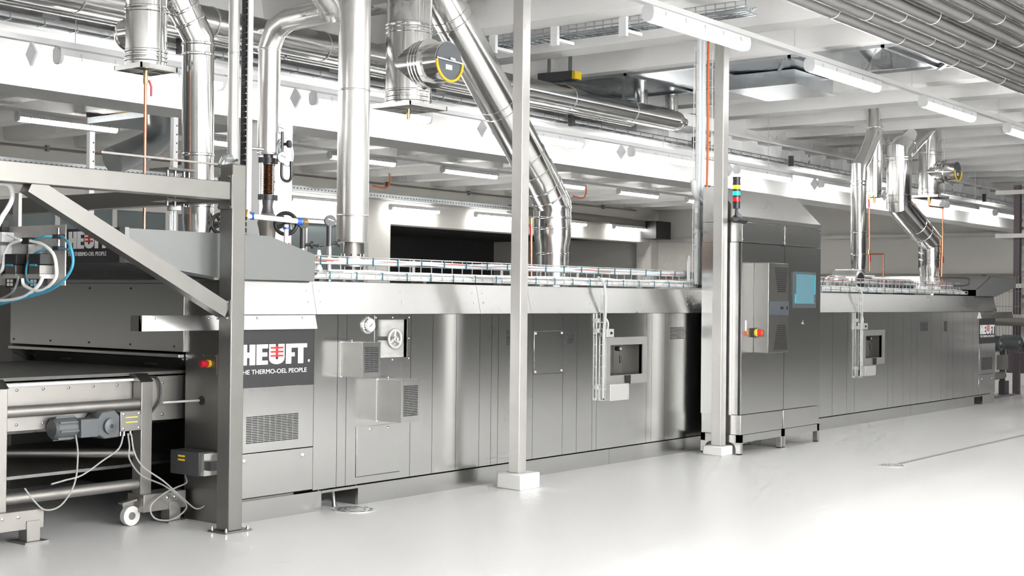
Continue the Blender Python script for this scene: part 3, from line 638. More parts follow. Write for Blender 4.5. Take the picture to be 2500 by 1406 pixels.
# touch screen, lock, hinge, main switch
sx0, sx1 = at(1934, 700, 'y', YC).x, at(1990, 700, 'y', YC).x; sz0, sz1 = Q(1962, 752, YC)[1], Q(1962, 664, YC)[1]
S = bx('touch_screen', 'bezel', CC, sx0, sx1, YC-.012, YC, sz0, sz1, .002); sw, sh = sx1-sx0, sz1-sz0
bx('display', 'screen', S, sx0+.12*sw, sx1-.10*sw, YC-.014, YC-.011, sz0+.13*sh, sz1-.09*sh)
bx('screen_bar', 'cyan', S, sx0+.08*sw, sx1-.03*sw, YC-.0145, YC-.011, sz0+.125*sh, sz0+.14*sh); bx('screen_bar', 'cyan', S, sx0+.06*sw, sx0+.12*sw, YC-.0145, YC-.011, sz0+.13*sh, sz0+.38*sh)
bx('screen_bar', 'cyan', S, sx1-.09*sw, sx1-.03*sw, YC-.0145, YC-.011, sz0+.38*sh, sz1-.09*sh); bx('screen_bar', 'cyan', S, sx0+.08*sw, sx1-.05*sw, YC-.0145, YC-.011, sz1-.085*sh, sz1-.07*sh)
x, z = Q(1961, 789, YC); lk = MB().lathe((x,YC,z), (0,-1,0), [(0,.012),(.014,.011),(.015,.001)], 14).build('lock', 'shaft', CC); bx('escutcheon', 'shaft', lk, x-.007, x+.007, YC-.005, YC, z-.01, z+.03)
x, z = Q(1820, 797, YC); bx('hinge_catch', 'lampbody', CC, x-.012, x+.012, YC-.006, YC, z-.045, z+.06, .002)
x, z = Q(1840, 812, YC); ms = bx('main_switch', 'black', CC, x-.045, x+.03, YC-.03, YC, z-.045, z+.045, .003)
MB().lathe((x-.01,YC-.03,z), (0,-1,0), [(0,.038),(.02,.036),(.021,.001)], 20).build('collar', 'yellow', ms); bx('knob', 'red', ms, x-.024, x+.02, YC-.10, YC-.05, z-.032, z+.032, .005); bx('knob_mark', 'yellow', ms, x-.008, x+.012, YC-.102, YC-.098, z-.012, z+.012)
# signal tower on the roof edge
ST = thing('signal_tower', 'stacked signal light with amber, green and red lenses on the control cabinet', 'signal light')
tx = at(1798, 480, 'y', YC-.05).x; ty = YC-.05; zz = lambda py: Q(1798, py, ty)[1]
def seg(py0, py1, r, m, n='segment'): MB().cyl((tx,ty,zz(py1)), (tx,ty,zz(py0)), r, 20).build(n, m, ST)
seg(432, 437, .038, 'black', 'cap'); seg(437, 447, .036, 'black', 'buzzer'); seg(447, 452, .038, 'black', 'ring'); seg(452, 462, .035, 'tower_y', 'amber_lens'); seg(462, 467, .038, 'black', 'ring'); seg(467, 477, .035, 'tower_g', 'green_lens')
seg(477, 482, .038, 'black', 'ring'); seg(482, 492, .035, 'tower_r', 'red_lens'); seg(492, 496, .038, 'black', 'ring'); seg(496, 509, .035, 'black', 'base_ring'); MB().tube([(tx,ty,zz(509)),(tx,ty,zz(526)),(tx,ty,zz(530))], [.012,.016,.032], 14).build('stem', 'black', ST)
MB().tube([(tx-.01,ty,zz(532)),(tx+.04,ty+.05,zz(535)),(cx0+.05,YC+.0,zz(536))], [.032,.03,.03], 14).build('bracket', 'black', ST)
# ------------------------------------------------------------------ square posts on white footings
def post(label, fx0, fx1, fy0, fy1, fz, px0, px1, pface, ztop, w):
    t = thing('steel_post', label, 'post', 'square steel posts')
    f = bx('footing', 'conc', t, fx0, fx1, fy0, fy1, 0, fz, .012)
    x, y = px0, px1; bx('post', 'tube', t, x, x+w, y, y+w, fz, ztop, .006)
    bx('head_plate', 'tube', t, x-.03, x+w+.03, y-.03, y+w+.03, ztop, ztop+.012)
post('square stainless post on a white footing in front of the oven panels', 2.55, 2.80, -.445, -.20, .125, 2.595, -.385, 0, 4.53, .10)
post('square stainless post on a white footing against the control cabinet', 5.715, 5.925, -.455, -.235, .09, 5.775, -.40, 0, 4.105, .105)
# ------------------------------------------------------------------ support frame at the infeed
SF = thing('support_frame', 'welded stainless portal frame with diagonal brace in front of the infeed', 'frame')
kx0, kx1, ky0, ky1 = -.195, -.085, -.235, -.115
bx('base_plate', 'darksteel', SF, -.235, -.02, -.255, -.08, 0, .012, .002)
for x, y in ((-.215,-.235),(-.04,-.235),(-.215,-.1),(-.04,-.1)): MB().lathe((x,y,.012), (0,0,1), [(0,.01),(.012,.01),(.013,.006),(.022,.006),(.023,.001)], 8).build('anchor_bolt', 'shaft', SF)
bx('column', 'framest', SF, kx0, kx1, ky0, ky1, .012, 2.33, .006)
bx('beam', 'framest', SF, -3.2, kx0-.012, -.23, -.12, 2.10, 2.215, .005)
bx('beam', 'framest', SF, -.20, -.10, ky1+.005, 2.9, 2.09, 2.20, .005)
bx('flange_plate', 'framest', SF, kx0-.012, kx0, -.24, -.11, 2.045, 2.26); bx('flange_plate', 'framest', SF, kx0-.012, kx0, -.24, -.11, 1.345, 1.47)
for z in (2.06, 2.245, 1.36, 1.455):
    for y in (-.225, -.125): MB().lathe((kx0-.012,y,z), (-1,0,0), [(0,.010),(.01,.010),(.011,.001)], 8).build('bolt', 'shaft', SF)
MB().bar((-1.60,-.175,2.10), (kx0-.014,-.175,1.405), .095, .085, (0,1,0)).build('brace', 'framest', SF)
MB().bar((-1.05,-.06,2.335), (kx0+.02,-.06,2.335), .02, .012).build('top_rail', 'cast', SF)
# clamp block where the beams cross
x, z = Q(425, 430, 0.3)
b = bx('clamp_plate', 'framest', SF, x-.12, x+.10, .2, .4, z+.03, z+.045); bx('clamp_plate', 'framest', SF, x-.13, x+.10, .2, .4, z-.17, z-.155)
for dx in (-.09,-.03,.04,.08): MB().cyl((x+dx,.25,z-.2), (x+dx,.25,z+.03), .011, 8).build('threaded_rod', 'darksteel', SF)
fb = thing('filter_bowl', 'small clear filter bowl with white ring hanging under the frame beam', 'filter')
x, z = Q(425, 510, .5); MB().cyl((x,.5,z-.16), (x,.5,z+.02), .028, 16).build('bowl', 'clear', fb); MB().cyl((x,.5,z-.01), (x,.5,z+.035), .045, 18).build('ring', 'white', fb); MB().cyl((x,.5,z+.03), (x,.5,2.12), .02, 12).build('neck', 'clear', fb)
# ------------------------------------------------------------------ infeed conveyor
IC = thing('infeed_conveyor', 'wheeled stainless infeed conveyor with motor and tube cross bars', 'conveyor')
yl = .44
lx0, lx1 = at(345, 1000, 'y', yl).x, at(372, 1000, 'y', yl).x; gx = at(19, 1000, 'y', yl).x
def leg(a, b, zt, cap=True):
    l = bx('leg', 'conv', IC, a, b, yl, yl+.09, .17, zt, .004)
    MB().prism([(yl-.005,zt),(yl+.095,zt),(yl+.14,zt+.05),(yl+.06,zt+.05)], 'x', a-.01, b+.005).build('leg_cap', 'darksteel', l)
leg(lx0, lx1, .93); leg(gx-.10, gx, .93); leg(gx-1.3, gx-1.2, .93)
for z in (at(181, 992, 'y', yl+.04).z-.01, at(181, 1200, 'y', yl+.04).z): MB().cyl((gx-1.25,yl+.045,z), (lx0,yl+.045,z), .036, 20).build('cross_tube', 'conv', IC)
MB().cyl((gx+.0,yl+.9,at(100,1100,'y',yl+.9).z+.05), (lx0+.05,yl+.05,.46), .03, 14).build('brace_tube', 'darksteel', IC)
sp = bx('side_plate', 'conv', IC, gx-1.3, .12, yl+.10, yl+.115, .66, .955, .003)
bx('side_plate', 'conv', IC, gx-1.3, .12, 2.4, 2.415, .66, .955)
screws(sp, [(gx+.12+.18*k, yl+.10, z) for k in range(7) for z in (.70, .91)], .009, 'bolt', 'darksteel')
bx('belt', 'belt', IC, gx-1.3, .5, yl+.12, 2.39, .965, .985); bx('belt_bed', 'darksteel', IC, gx-1.3, .5, yl+.12, 2.39, .80, .83)
bx('edge_strip', 'wire', IC, gx-1.3, lx0+.05, yl+.07, yl+.10, .935, .95); MB().cyl((gx-1.2,yl+.08,.925), (lx0+.02,yl+.08,.95), .006, 6).build('air_line', 'black', IC)
MB().cyl((.05,yl+.12,.90), (.05,2.39,.90), .05, 16).build('end_roller', 'darksteel', IC)
MB().tube(smooth_path([(lx1,yl+.09,.955),(lx1+.10,yl+.08,.94),(lx1+.12,yl+.08,.8),(lx1+.02,yl+.09,.68)]), .007, 8).build('air_line', 'black', IC)
bx('lower_shelf', 'darksteel', IC, gx-1.3, .3, yl+.3, 2.3, .34, .36); bx('rear_leg', 'darksteel', IC, gx-.1, gx, 2.3, 2.4, .0, .96); bx('rear_leg', 'darksteel', IC, lx0, lx1, 2.3, 2.4, .0, .96)
bx('drip_pan', 'darksteel', IC, gx-.2, .4, yl+.5, 2.2, .60, .64); bx('slot_plate', 'conv', IC, gx+.2, gx+.42, yl+.8, yl+.82, .45, .62); 
for z in (.475,.55): bx('slot', 'black', IC, gx+.24, gx+.36, yl+.79, yl+.80, z, z+.035)
# base channels, caster, feet
def base(x0, x1, fx):
    b = bx('base_channel', 'conv', IC, x0, x1, yl-.05, yl+.12, .085, .20, .003); bx('foot_block', 'conv', IC, fx, fx+.09, yl-.06, yl+.03, .012, .135, .002)
    bx('foot_plate', 'conv', IC, fx-.03, fx+.13, yl-.09, yl+.08, 0, .012); screws(b, [(x0+(x1-x0)*u,yl-.05,.165) for u in (.55,.72)], .010, 'bolt')
base(lx0-.01, lx0+.33, lx0+.19); base(gx-.4, gx+.22, gx+.10)
cw = MB().cyl((lx0-.055,yl+.01,.065), (lx0-.055,yl+.05,.065), .063, 24).build('caster_wheel', 'rubber', IC); MB().cyl((lx0-.055,yl+.005,.065), (lx0-.055,yl+.055,.065), .025, 14).build('wheel_hub', 'darksteel', cw)
MB().prism([(lx0-.10,.15),(lx0+.02,.15),(lx0-.03,.06),(lx0-.07,.06)], 'y', yl+.055, yl+.065).build('caster_fork', 'conv', IC)
MB().bar((lx0-.13,yl+.03,.15), (lx0-.02,yl+.03,.165), .05, .012).build('brake_pedal', 'conv', IC)
# gear motor
mx_ = at(200, 1040, 'y', yl+.02).x; mz = at(200, 1040, 'y', yl+.02).z-.005
mo = MB().lathe((mx_-.21,yl+.03,mz), (1,0,0), [(0,.055),(.015,.068),(.16,.068),(.165,.05)], 18).build('motor', 'motor', IC)
for k in range(8):
    a = k*math.pi/4+.2; MB().bar((mx_-.19,yl+.03+.072*math.cos(a),mz+.072*math.sin(a)), (mx_-.06,yl+.03+.072*math.cos(a),mz+.072*math.sin(a)), .008, .012).build('fin', 'motor', mo)
bx('terminal_box', 'motor', mo, mx_-.06, mx_+.07, yl-.06, yl+.04, mz-.06, mz+.055, .004); MB().prism([(mx_+.07,mz-.05),(mx_+.12,mz-.08),(mx_+.23,mz-.075),(mx_+.23,mz+.06),(mx_+.19,mz+.10),(mx_+.10,mz+.09),(mx_+.07,mz+.05)], 'y', yl-.05, yl+.08).build('gearbox', 'motor', mo, .006)
MB().lathe((mx_+.155,yl-.05,mz), (0,-1,0), [(0,.05),(.02,.05),(.022,.03),(.0225,.028)], 18).build('bearing', 'motor', mo); MB().lathe((mx_+.155,yl-.072,mz), (0,-1,0), [(0,.028),(.001,.001)], 16).build('bore', 'black', mo)
# junction box on the leg
jx0, jx1 = at(294, 1030, 'y', yl-.05).x, at(346, 1030, 'y', yl-.05).x; jz0, jz1 = Q(320, 1052, yl-.05)[1], Q(320, 1003, yl-.05)[1]
jb = bx('junction_box', 'darksteel', IC, jx0, jx1, yl-.05, yl+.02, jz0, jz1, .003); screws(jb, [(jx0+(jx1-jx0)*u,yl-.05,jz0+(jz1-jz0)*v) for u in (.14,.86) for v in (.14,.86)], .009)
for v in (.42,.66): bx('label_strip', 'yellow', jb, jx0+.25*(jx1-jx0), jx0+.8*(jx1-jx0), yl-.052, yl-.05, jz0+v*(jz1-jz0), jz0+(v+.05)*(jz1-jz0))
for u in (.12,.3,.6): MB().cyl((jx0+u*(jx1-jx0),yl-.02,jz0-.03), (jx0+u*(jx1-jx0),yl-.02,jz0), .009, 10).build('gland', 'shaft', jb)
# loose cables on the conveyor
def cab(pts, y, lab, r=.0055, m='wirec', grp='loose cables at the infeed conveyor'):
    P = [at(p[0], p[1], 'y', p[2] if len(p) > 2 else y) for p in pts]
    return tag(MB().tube(smooth_path(P, 6), r, 8).build('power_cable', m), lab, 'cable', grp)
yc = yl-.08
cab([(185,1062,yl-.02),(190,1110),(182,1180),(150,1232),(112,1245),(85,1225),(60,1192)], yc, 'grey cable looping down from the conveyor motor')
cab([(302,1058),(290,1095),(250,1125),(200,1160),(160,1172),(125,1182)], yc, 'grey cable sagging from the junction box across the conveyor')
cab([(312,1058),(316,1090),(316,1120),(345,1160),(400,1185),(440,1215),(455,1240),(420,1268),(378,1265),(368,1235),(400,1205),(430,1190)], yc-.03, 'grey cable coiled at the conveyor foot')
cab([(320,1058),(328,1105),(350,1140),(400,1175),(445,1215),(480,1242),(510,1225),(530,1195),(538,1160)], yc-.12, 'grey cable running from the conveyor to the oven terminal box')
cab([(430,1190),(455,1178),(452,1160),(457,1150)], yl-.05, 'short grey cable behind the conveyor foot')
# ------------------------------------------------------------------ pneumatic valve plate
xv = -1.22
VP = thing('valve_plate', 'stainless plate carrying pneumatic valves beside the frame brace', 'panel')
vp = lambda px, py, d=0: at(px, py, 'x', xv-d)
pa = vp(160, 552); pc = vp(158, 697); yR = pa.y; yLft = yR+1.1; z1, z0 = pa.z+.01, pc.z
bx('plate', 'plate', VP, xv, xv+.008, yR, yLft, z0, z1, .001); bx('plate_bracket', 'tube', VP, xv+.008, xv+.03, yR+.5, yR+.56, z0, 2.105)
for k, (px, py) in enumerate(((40, 655), (98, 655))):
    c = vp(px, py, .05); v = bx('valve', 'darksteel', VP, xv-.09, xv, c.y-.055, c.y+.055, c.z-.035, c.z+.02, .003)
    bx('manifold', 'tube', v, xv-.095, xv, c.y-.065, c.y+.075, c.z-.06, c.z-.035); bx('coil', 'black', v, xv-.10, xv, c.y-.075, c.y+.045, c.z+.022, c.z+.085, .003); bx('pilot', 'black', v, xv-.07, xv, c.y+.06, c.y+.13, c.z-.045, c.z+.03, .004)
    bx('blue_label', 'blue', v, xv-.101, xv-.09, c.y-.03, c.y+.03, c.z+.012, c.z+.024); bx('silencer', 'black', v, xv-.06, xv, c.y+.0, c.y+.10, c.z-.115, c.z-.062)
    for j in range(4): bx('grid_window', 'lampbody', v, xv-.062, xv-.06, c.y+.02+.035*(j%2), c.y+.045+.035*(j%2), c.z-.105+.022*(j//2), c.z-.088+.022*(j//2))
for py in (577, 606):
    c = vp(141, py, .03); v = bx('fitting', 'black', VP, xv-.05, xv, c.y-.03, c.y+.03, c.z-.012, c.z+.012, .003); MB().cyl((xv-.025,c.y,c.z), (xv-.025,c.y,c.z+.05), .011, 10).build('nozzle', 'shaft', v)
c = vp(12, 575, .05); bx('pressure_block', 'lampbody', VP, xv-.08, xv, c.y-.02, c.y+.06, c.z-.04, c.z+.02, .003); bx('coupling', 'black', VP, xv-.07, xv-.02, c.y-.0, c.y+.05, c.z+.02, c.z+.10, .004); bx('flow_block', 'lampbody', VP, xv-.07, xv, c.y-.0, c.y+.07, c.z-.17, c.z-.06, .003); bx('flow_slot', 'black', VP, xv-.072, xv-.07, c.y+.03, c.y+.045, c.z-.14, c.z-.08)
c = vp(64, 588, .05); bx('tee', 'black', VP, xv-.06, xv, c.y-.04, c.y+.04, c.z-.018, c.z+.02, .004); bx('tee_stem', 'shaft', VP, xv-.04, xv, c.y-.008, c.y+.012, c.z-.14, c.z-.018)
def hose(pts, r, m, lab):
    P = [vp(p[0], p[1], p[2] if len(p) > 2 else .09) for p in pts]
    tag(MB().tube(smooth_path(P, 6), r, 8).build('air_hose', m), lab, 'hose', 'hoses on the valve plate')
hose([(150,577,.04),(168,595),(178,625),(175,655),(155,685),(122,708),(80,722),(30,735),(-20,748)], .008, 'blue', 'thick blue hose bowing out past the plate edge')
hose([(131,577,.04),(110,577),(85,585)], .006, 'blue', 'short blue hose at the upper fitting')
hose([(131,606,.04),(105,610),(80,622),(67,645),(64,670),(70,688),(85,693)], .006, 'blue', 'thin blue hose looping round the second valve')
hose([(150,606,.04),(170,612),(177,630),(176,652),(157,683),(120,706),(80,719),(30,731),(-20,742)], .007, 'blue', 'blue hose from the lower fitting running along the thick one')
hose([(18,572),(35,580),(52,586)], .008, 'lampbody', 'short white hose into the black tee')
hose([(74,588),(105,597),(130,620),(138,655),(135,680),(115,702),(95,710),(75,705),(58,695),(55,680)], .010, 'lampbody', 'white hose arching round the plate')
hose([(50,586),(25,597),(12,620),(8,650),(2,662),(-15,670)], .010, 'lampbody', 'white hose running off from the tee')
hose([(105,675),(95,695),(75,714),(55,726),(20,733),(-20,733)], .011, 'lampbody', 'white hose leaving under the second valve')
hose([(46,672),(40,695),(28,715),(0,730),(-20,735)], .007, 'clear', 'clear hose leaving under the first valve')
P = [at(x, y, 'y', .05) for x, y in ((-20,452),(5,447),(22,452),(30,470),(28,490),(18,510),(8,525),(0,540),(-10,560))]
tag(MB().tube(smooth_path(P,6), .014, 10).build('air_hose', 'white'), 'thick white hose hanging in a loop over the valve plate', 'hose')
# ------------------------------------------------------------------ exhaust stacks and flues
YS = 1.0
def zdep(p): return (Vector(p)-CAM).dot(_f)
def R(px, p): return px*zdep(p)/FPX            # a length of px photo pixels at point p, in metres
def pt(px, py, y=YS): return at(px, py, 'y', y)
def rings(t, ps, r, d=(0,0,1), w=.012, e=.006, m='duct'):
    for p in ps: p = Vector(p); D = Vector(d).normalized(); MB().tube([p-D*w, p-D*w*.5, p+D*w*.5, p+D*w], [r, r+e, r+e, r], 32).build('ring', m, t)
def drip_tray(t, c, s, h=.035):
    x, y, z = c
    MB().box(x-s,x+s,y-s,y-s+.01,z-h,z).box(x-s,x+s,y+s-.01,y+s,z-h,z).box(x-s,x-s+.01,y-s,y+s,z-h,z).box(x+s-.01,x+s,y-s,y+s,z-h,z).build('tray_rim', 'duct', t)
    bx('tray_plate', 'darksteel', t, x-s+.01, x+s-.01, y-s+.01, y+s-.01, z-.008, z-.002)  # dark steel stands in for the shade inside the tray recess
    MB().bar((x-s+.01,y,z-.02), (x+s-.01,y,z-.02), .03, .02).build('tray_bar', 'duct', t); MB().bar((x,y-s+.01,z-.02), (x,y+s-.01,z-.02), .03, .02).build('tray_bar', 'duct', t)
    MB().cyl((x,y,z-.12), (x,y,z-.02), .018, 12).build('drain_nipple', 'brass', t)
    MB().cyl((x-s*.0+.0,y-s,z), (x,y-s,z+1.2), .004, 5).build('guy_wire', 'wire', t)
def cap_branch(t, c, r, L, z):
    x, y, _ = c; d = (0,-1,0)
    MB().lathe((x,y,z), d, [(0,r),(L*.55,r),(L*.56,r+.012),(L*.60,r+.012),(L*.61,r*.86),(L,r*.86),(L*1.005,r*.80)], 36).build('branch', 'duct', t)
    rings(t, [(x,y-L*f,z) for f in (.35,.42,.50)], r, d); yf = y-L
    MB().lathe((x,yf+.004,z), d, [(0,r*.82),(.012,r*.82),(.0125,.001)], 36).build('cap_disc', 'bezel', t)
    n = 20; MB().tube([(x+math.cos(math.pi+math.pi*k/n)*r*.84, yf-.014, z+math.sin(math.pi+math.pi*k/n)*r*.84+.0) for k in range(n+1)], .012, 8).build('gasket', 'yellow', t)
    MB().bar((x-r*.86,yf-.02,z+.01), (x+r*.86,yf-.02,z-.0), .007, .008).build('latch_bar', 'duct', t); MB().bar((x-.02,yf-.035,z+.02), (x+.04,yf-.035,z+.015), .012, .014).build('latch', 'shaft', t)
    bx('label_plate', 'signwht', t, x-.045, x+.035, yf-.011, yf-.008, z-.07, z-.03); bx('label_text', 'brass', t, x-.036, x+.026, yf-.0125, yf-.011, z-.056, z-.046)
def stack(label, pxc, pyb, wpx, ring_py, tray_px, grp='exhaust stacks'):
    c = pt(pxc, pyb); r = R(wpx/2, c); t = thing('exhaust_stack', label, 'flue', grp)
    MB().cyl((c.x,YS,c.z), (c.x,YS,4.52), r, 40).build('pipe', 'duct', t); rings(t, [(c.x,YS,pt(pxc,py).z) for py in ring_py], r)
    drip_tray(t, (c.x,YS,c.z), R(tray_px/2.8, c)); return t, c, r
t, c, r = stack('polished exhaust stack over the infeed with a square drip tray', 356, 163, 99, (22, 30, 128, 140, 150), 150)
MB().lathe((c.x,YS,pt(340,75).z), (0,1,0), [(0,r*.75),(r*1.35,r*.75),(r*1.4,r*.8),(r*1.5,r*.8),(r*1.9,r*.55),(r*2.0,.001)], 30).build('side_cap', 'duct', t)
t, c, r = stack('polished exhaust stack with a round yellow rimmed cleaning cap', 997, 258, 112, (62, 70, 82, 225, 238, 248), 188)
cap_branch(t, (c.x,YS,0), r*1.0, .45, pt(1000,163).z)
t, c, r = stack('slim polished exhaust stack above the oven fan', 2134, 476, 36, (392, 396, 466), 46)
p0 = pt(2137, 335); p1 = pt(2106, 395); MB().tube([(c.x,YS,p0.z+.1),(p1.x,YS,p1.z)], r*.95, 28).build('side_arm', 'duct', t); rings(t, [(c.x,YS,pt(2130,318).z),(c.x,YS,pt(2130,308).z)], r*1.08)
t, c, r = stack('polished exhaust stack near the outfeed with a small cleaning cap', 2270, 478, 54, (372, 378, 462, 470), 98)
cap_branch(t, (c.x,YS,0), r*1.0, .43, pt(2275,422).z+.0)
p0 = pt(2272, 295); p1 = pt(2200, 372); MB().tube([(c.x,YS,p0.z),(p1.x,YS,p1.z)], r*.98, 32).build('side_arm', 'duct', t)
dd = Vector((p1.x-c.x,0,p1.z-p0.z)).normalized(); rings(t, [Vector((p1.x,YS,p1.z))-dd*.12, Vector((p1.x,YS,p1.z))-dd*.20], r*.98, dd)
def flue(label, pts, wpx, ringspec=(), m='duct', base=None):
    """pts in photo pixels on the plane of the stacks, wpx width of the pipe there"""
    P = [pt(*p) for p in pts]; r = R(wpx/2, P[0]); t = thing('flue_pipe', label, 'flue', 'flue pipes on the oven'); MB().tube(P, r, 40).build('pipe', m, t)
    for i, f in ringspec:
        a, b = P[i], P[i+1]; rings(t, [a+(b-a)*f], r, (b-a))
    if base:                                   # collar from the oven top up to the pipe
        z0 = base; a = P[0]; MB().tube([(a.x,YS,z0),(a.x,YS,a.z-.16),(a.x,YS,a.z-.06),(a.x,YS,a.z+.01)], [r*.88,r*.88,r,r], 40).build('collar', m, t); h = a.z-.16-z0
        rings(t, [(a.x,YS,z0+h*f) for f in (.1,.5,.85)], r*.88)
    return t, P, r
flue('polished elbow flue bending over the infeed hood', [(483,520),(484,92),(424,-30)], 76, [(0,.04),(0,.33),(0,.9),(0,.96),(1,.35),(1,.6)], base=1.89)
flue('broad slanted flue rising behind the square post', [(1349,565),(1349,500),(1316,432),(1090,20),(1040,-75)], 91, [(0,.1),(0,.5),(0,.9),(1,.35),(1,.7),(2,.05),(2,.14),(2,.42),(2,.46),(2,.93),(2,.97)], base=1.60)
flue('slim flue stepping down to the oven fan', [(2096,628),(2096,408),(2108,388),(2132,330)], 37, [(0,.03),(0,.28),(0,.8),(0,.84)], base=1.86)
flue('doglegged flue dropping to the outfeed end', [(2271,645),(2271,590),(2195,500),(2194,372),(2206,358)], 57, [(0,.2),(0,.5),(0,.8),(1,.3),(1,.5),(2,.05),(2,.18),(2,.85),(2,.9)], base=1.60)
# fan with round casing on the oven top
t = thing('oven_fan', 'round silver fan casing with a dark intake on the oven top', 'fan')
c = pt(2100, 688, .7); MB().cyl((c.x-.4,.9,1.75), (c.x+2.2,.9,1.75), .10, 28).build('drum', 'alu', t); MB().lathe((c.x,1.05,1.78), (0,-1,0), [(0,.16),(.35,.16),(.36,.13)], 28).build('casing', 'alu', t); MB().lathe((c.x,.69,1.78), (0,-1,0), [(0,.12),(.001,.001)], 28).build('intake', 'black', t)
MB().lathe((c.x-.4,.9,1.75), (-1,0,0), [(0,.10),(.1,.10),(.22,.04),(.23,.001)], 24).build('end_cone', 'alu', t); bx('support', 'darksteel', t, c.x-.2, c.x+.2, .75, 1.15, 1.6, 1.66); x = pt(2096,650).x; bx('flange_plate', 'lampbody', t, x-.17, x+.17, .83, 1.17, 1.855, 1.875); bx('neck', 'lampbody', t, x-.13, x+.13, .87, 1.13, 1.7, 1.856)
# copper drain lines
def copper(lab, pts, y, r=.011, m='copper', lever=None):
    P = [pt(a, b, y) for a, b in pts]; t = thing('copper_line', lab, 'pipe', 'copper drain lines'); MB().tube(P, r, 10).build('pipe', m, t)
    MB().cyl(P[0]+Vector((0,0,.0)), P[0]+Vector((0,0,.06)), r*1.6, 10).build('valve', 'brass', t)
    if lever: a = pt(*lever, y); MB().tube([a, a+Vector((.02,0,-.04)), a+Vector((.02,0,-.11))], .008, 8).build('lever', 'redp', t)
    return t
copper('copper drain line hanging below the infeed stack tray', [(355,200),(352,560)], YS, lever=(364, 196)); copper('thin copper line beside the infeed elbow flue', [(519,480),(517,562)], .95)
copper('copper drain line under the slim stack', [(2122,485),(2122,662)], YS, .012, lever=(2120,487)); copper('bent copper line from the slim flue to the oven fan', [(2120,620),(2156,620),(2156,700)], YS-.05, .012, lever=(2124,619))
copper('copper drain line stepping down beside the doglegged flue', [(2268,490),(2268,503),(2302,507),(2301,600),(2298,695)], YS-.2, .012, lever=(2302,624)); copper('reddish copper line beside the slanted flue base', [(1297,548),(1297,690)], YS-.15, .012, lever=(1293,548))
# ------------------------------------------------------------------ insulated thermal oil pipes
def clad(label, path, wpx, seam, y, bottom=True):
    P = [Vector(p) for p in path]; r = R(wpx/2, P[0]); t = thing('insulated_pipe', label, 'pipe', 'insulated oil pipes'); MB().tube(P, r, 40).build('jacket', 'alu', t)
    for p in seam: rings(t, [p], r, (0,0,1), .008, .003, 'alu')
    return t, r
y = .6
a, b = pt(860, 592, y), pt(869, -60, y); t, r = clad('thick straight insulated pipe rising from the oven top', [a, (a.x,y,b.z)], 78, [(a.x,y,pt(860,527,y).z),(a.x,y,pt(864,222,y).z)], y)
MB().tube([(a.x,y,1.60),(a.x,y,a.z-.12),(a.x,y,a.z-.11),(a.x,y,a.z)], [r*.40,r*.40,r*.55,r*.48], 28).build('neck', 'cast', t)
for z in (a.z-.14, a.z-.19): MB().cyl((a.x,y,z), (a.x,y,z+.03), r*.85, 28).build('flange', 'alu', t)
for k in range(8): q = k*math.pi/4; MB().cyl((a.x+r*.7*math.cos(q),y+r*.7*math.sin(q),a.z-.21), (a.x+r*.7*math.cos(q),y+r*.7*math.sin(q),a.z-.09), .009, 8).build('bolt', 'darksteel', t)
y = .7
a, e = pt(655, 378, y), pt(656, 62, y); ze = e.z+.02
t, r = clad('insulated pipe bending under the ceiling above the bellows', [a, (a.x,y,ze-.18), (a.x,y-.07,ze-.05), (a.x,y-.20,ze), (a.x,y-.62,ze+.01), (a.x-.1,y-.70,ze+.05), (a.x-.7,y-.8,ze+.45)], 54, [(a.x,y,pt(656,122,y).z),(a.x,y,pt(656,76,y).z),(a.x,y,a.z+.005)], y)
zz = lambda py: pt(653, py, y).z
bl = thing('bellows_joint', 'copper coloured bellows joint between black flanges under the bent pipe', 'pipe joint')
for py in (392, 482): z = zz(py); MB().cyl((a.x,y,z-.018), (a.x,y,z+.018), .058, 24).build('flange', 'black', bl); [bx('ear', 'black', bl, a.x+s*.06-.018, a.x+s*.06+.018, y-.02, y+.02, z-.02, z+.02) for s in (-1,1)]
prof = []; n = 18; z0, z1 = zz(474), zz(402)
for k in range(n+1): prof += [((z1-z0)*k/n, .030), ((z1-z0)*(k+.5)/n, .040)]
MB().lathe((a.x,y,z0), (0,0,1), prof[:-1], 22).build('bellows', 'bellow', bl)
for s in (-1, 1): MB().cyl((a.x+s*.062,y,zz(492)), (a.x+s*.062,y,zz(385)), .008, 8).build('tie_rod', 'shaft', bl)
MB().cyl((a.x,y,z1), (a.x,y,a.z+.02), .036, 18).build('neck', 'iron', bl); MB().tube([(a.x,y,zz(522)),(a.x,y,zz(505)),(a.x,y,zz(486))], [.048,.036,.042], 20).build('reducer', 'iron', bl)
gv = thing('gate_valve', 'cast gate valve with a black handwheel behind the infeed hood', 'valve')
zv = zz(545); MB().lathe((a.x,y,1.78), (0,0,1), [(0,.05),(.08,.05),(zv-1.78-.05,.062),(zv-1.78,.075),(zv-1.78+.05,.062),(zz(522)-1.78,.05)], 22).build('valve_body', 'cast', gv); MB().cyl((a.x,y,zv), (a.x+.10,y-.14,zv), .03, 14).build('bonnet', 'cast', gv)
w_ = pt(698, 546, y-.22); handwheel(gv, w_, (-.75,-.7,0), R(26, w_), .014, 'black', 4, .22)
g2 = thing('gate_valve', 'cast gate valve with a black handwheel behind the frame column', 'valve'); w_ = pt(541, 546, .85); MB().lathe((w_.x+.02,1.05,1.895), (0,0,1), [(0,.05),(.06,.05),(.12,.06),(.2,.05)], 18).build('valve_body', 'cast', g2); MB().cyl((w_.x+.02,1.05,w_.z), w_, .025, 12).build('bonnet', 'cast', g2); handwheel(g2, w_, (-.75,-.7,0), R(24, w_), .014, 'black', 4, .22)
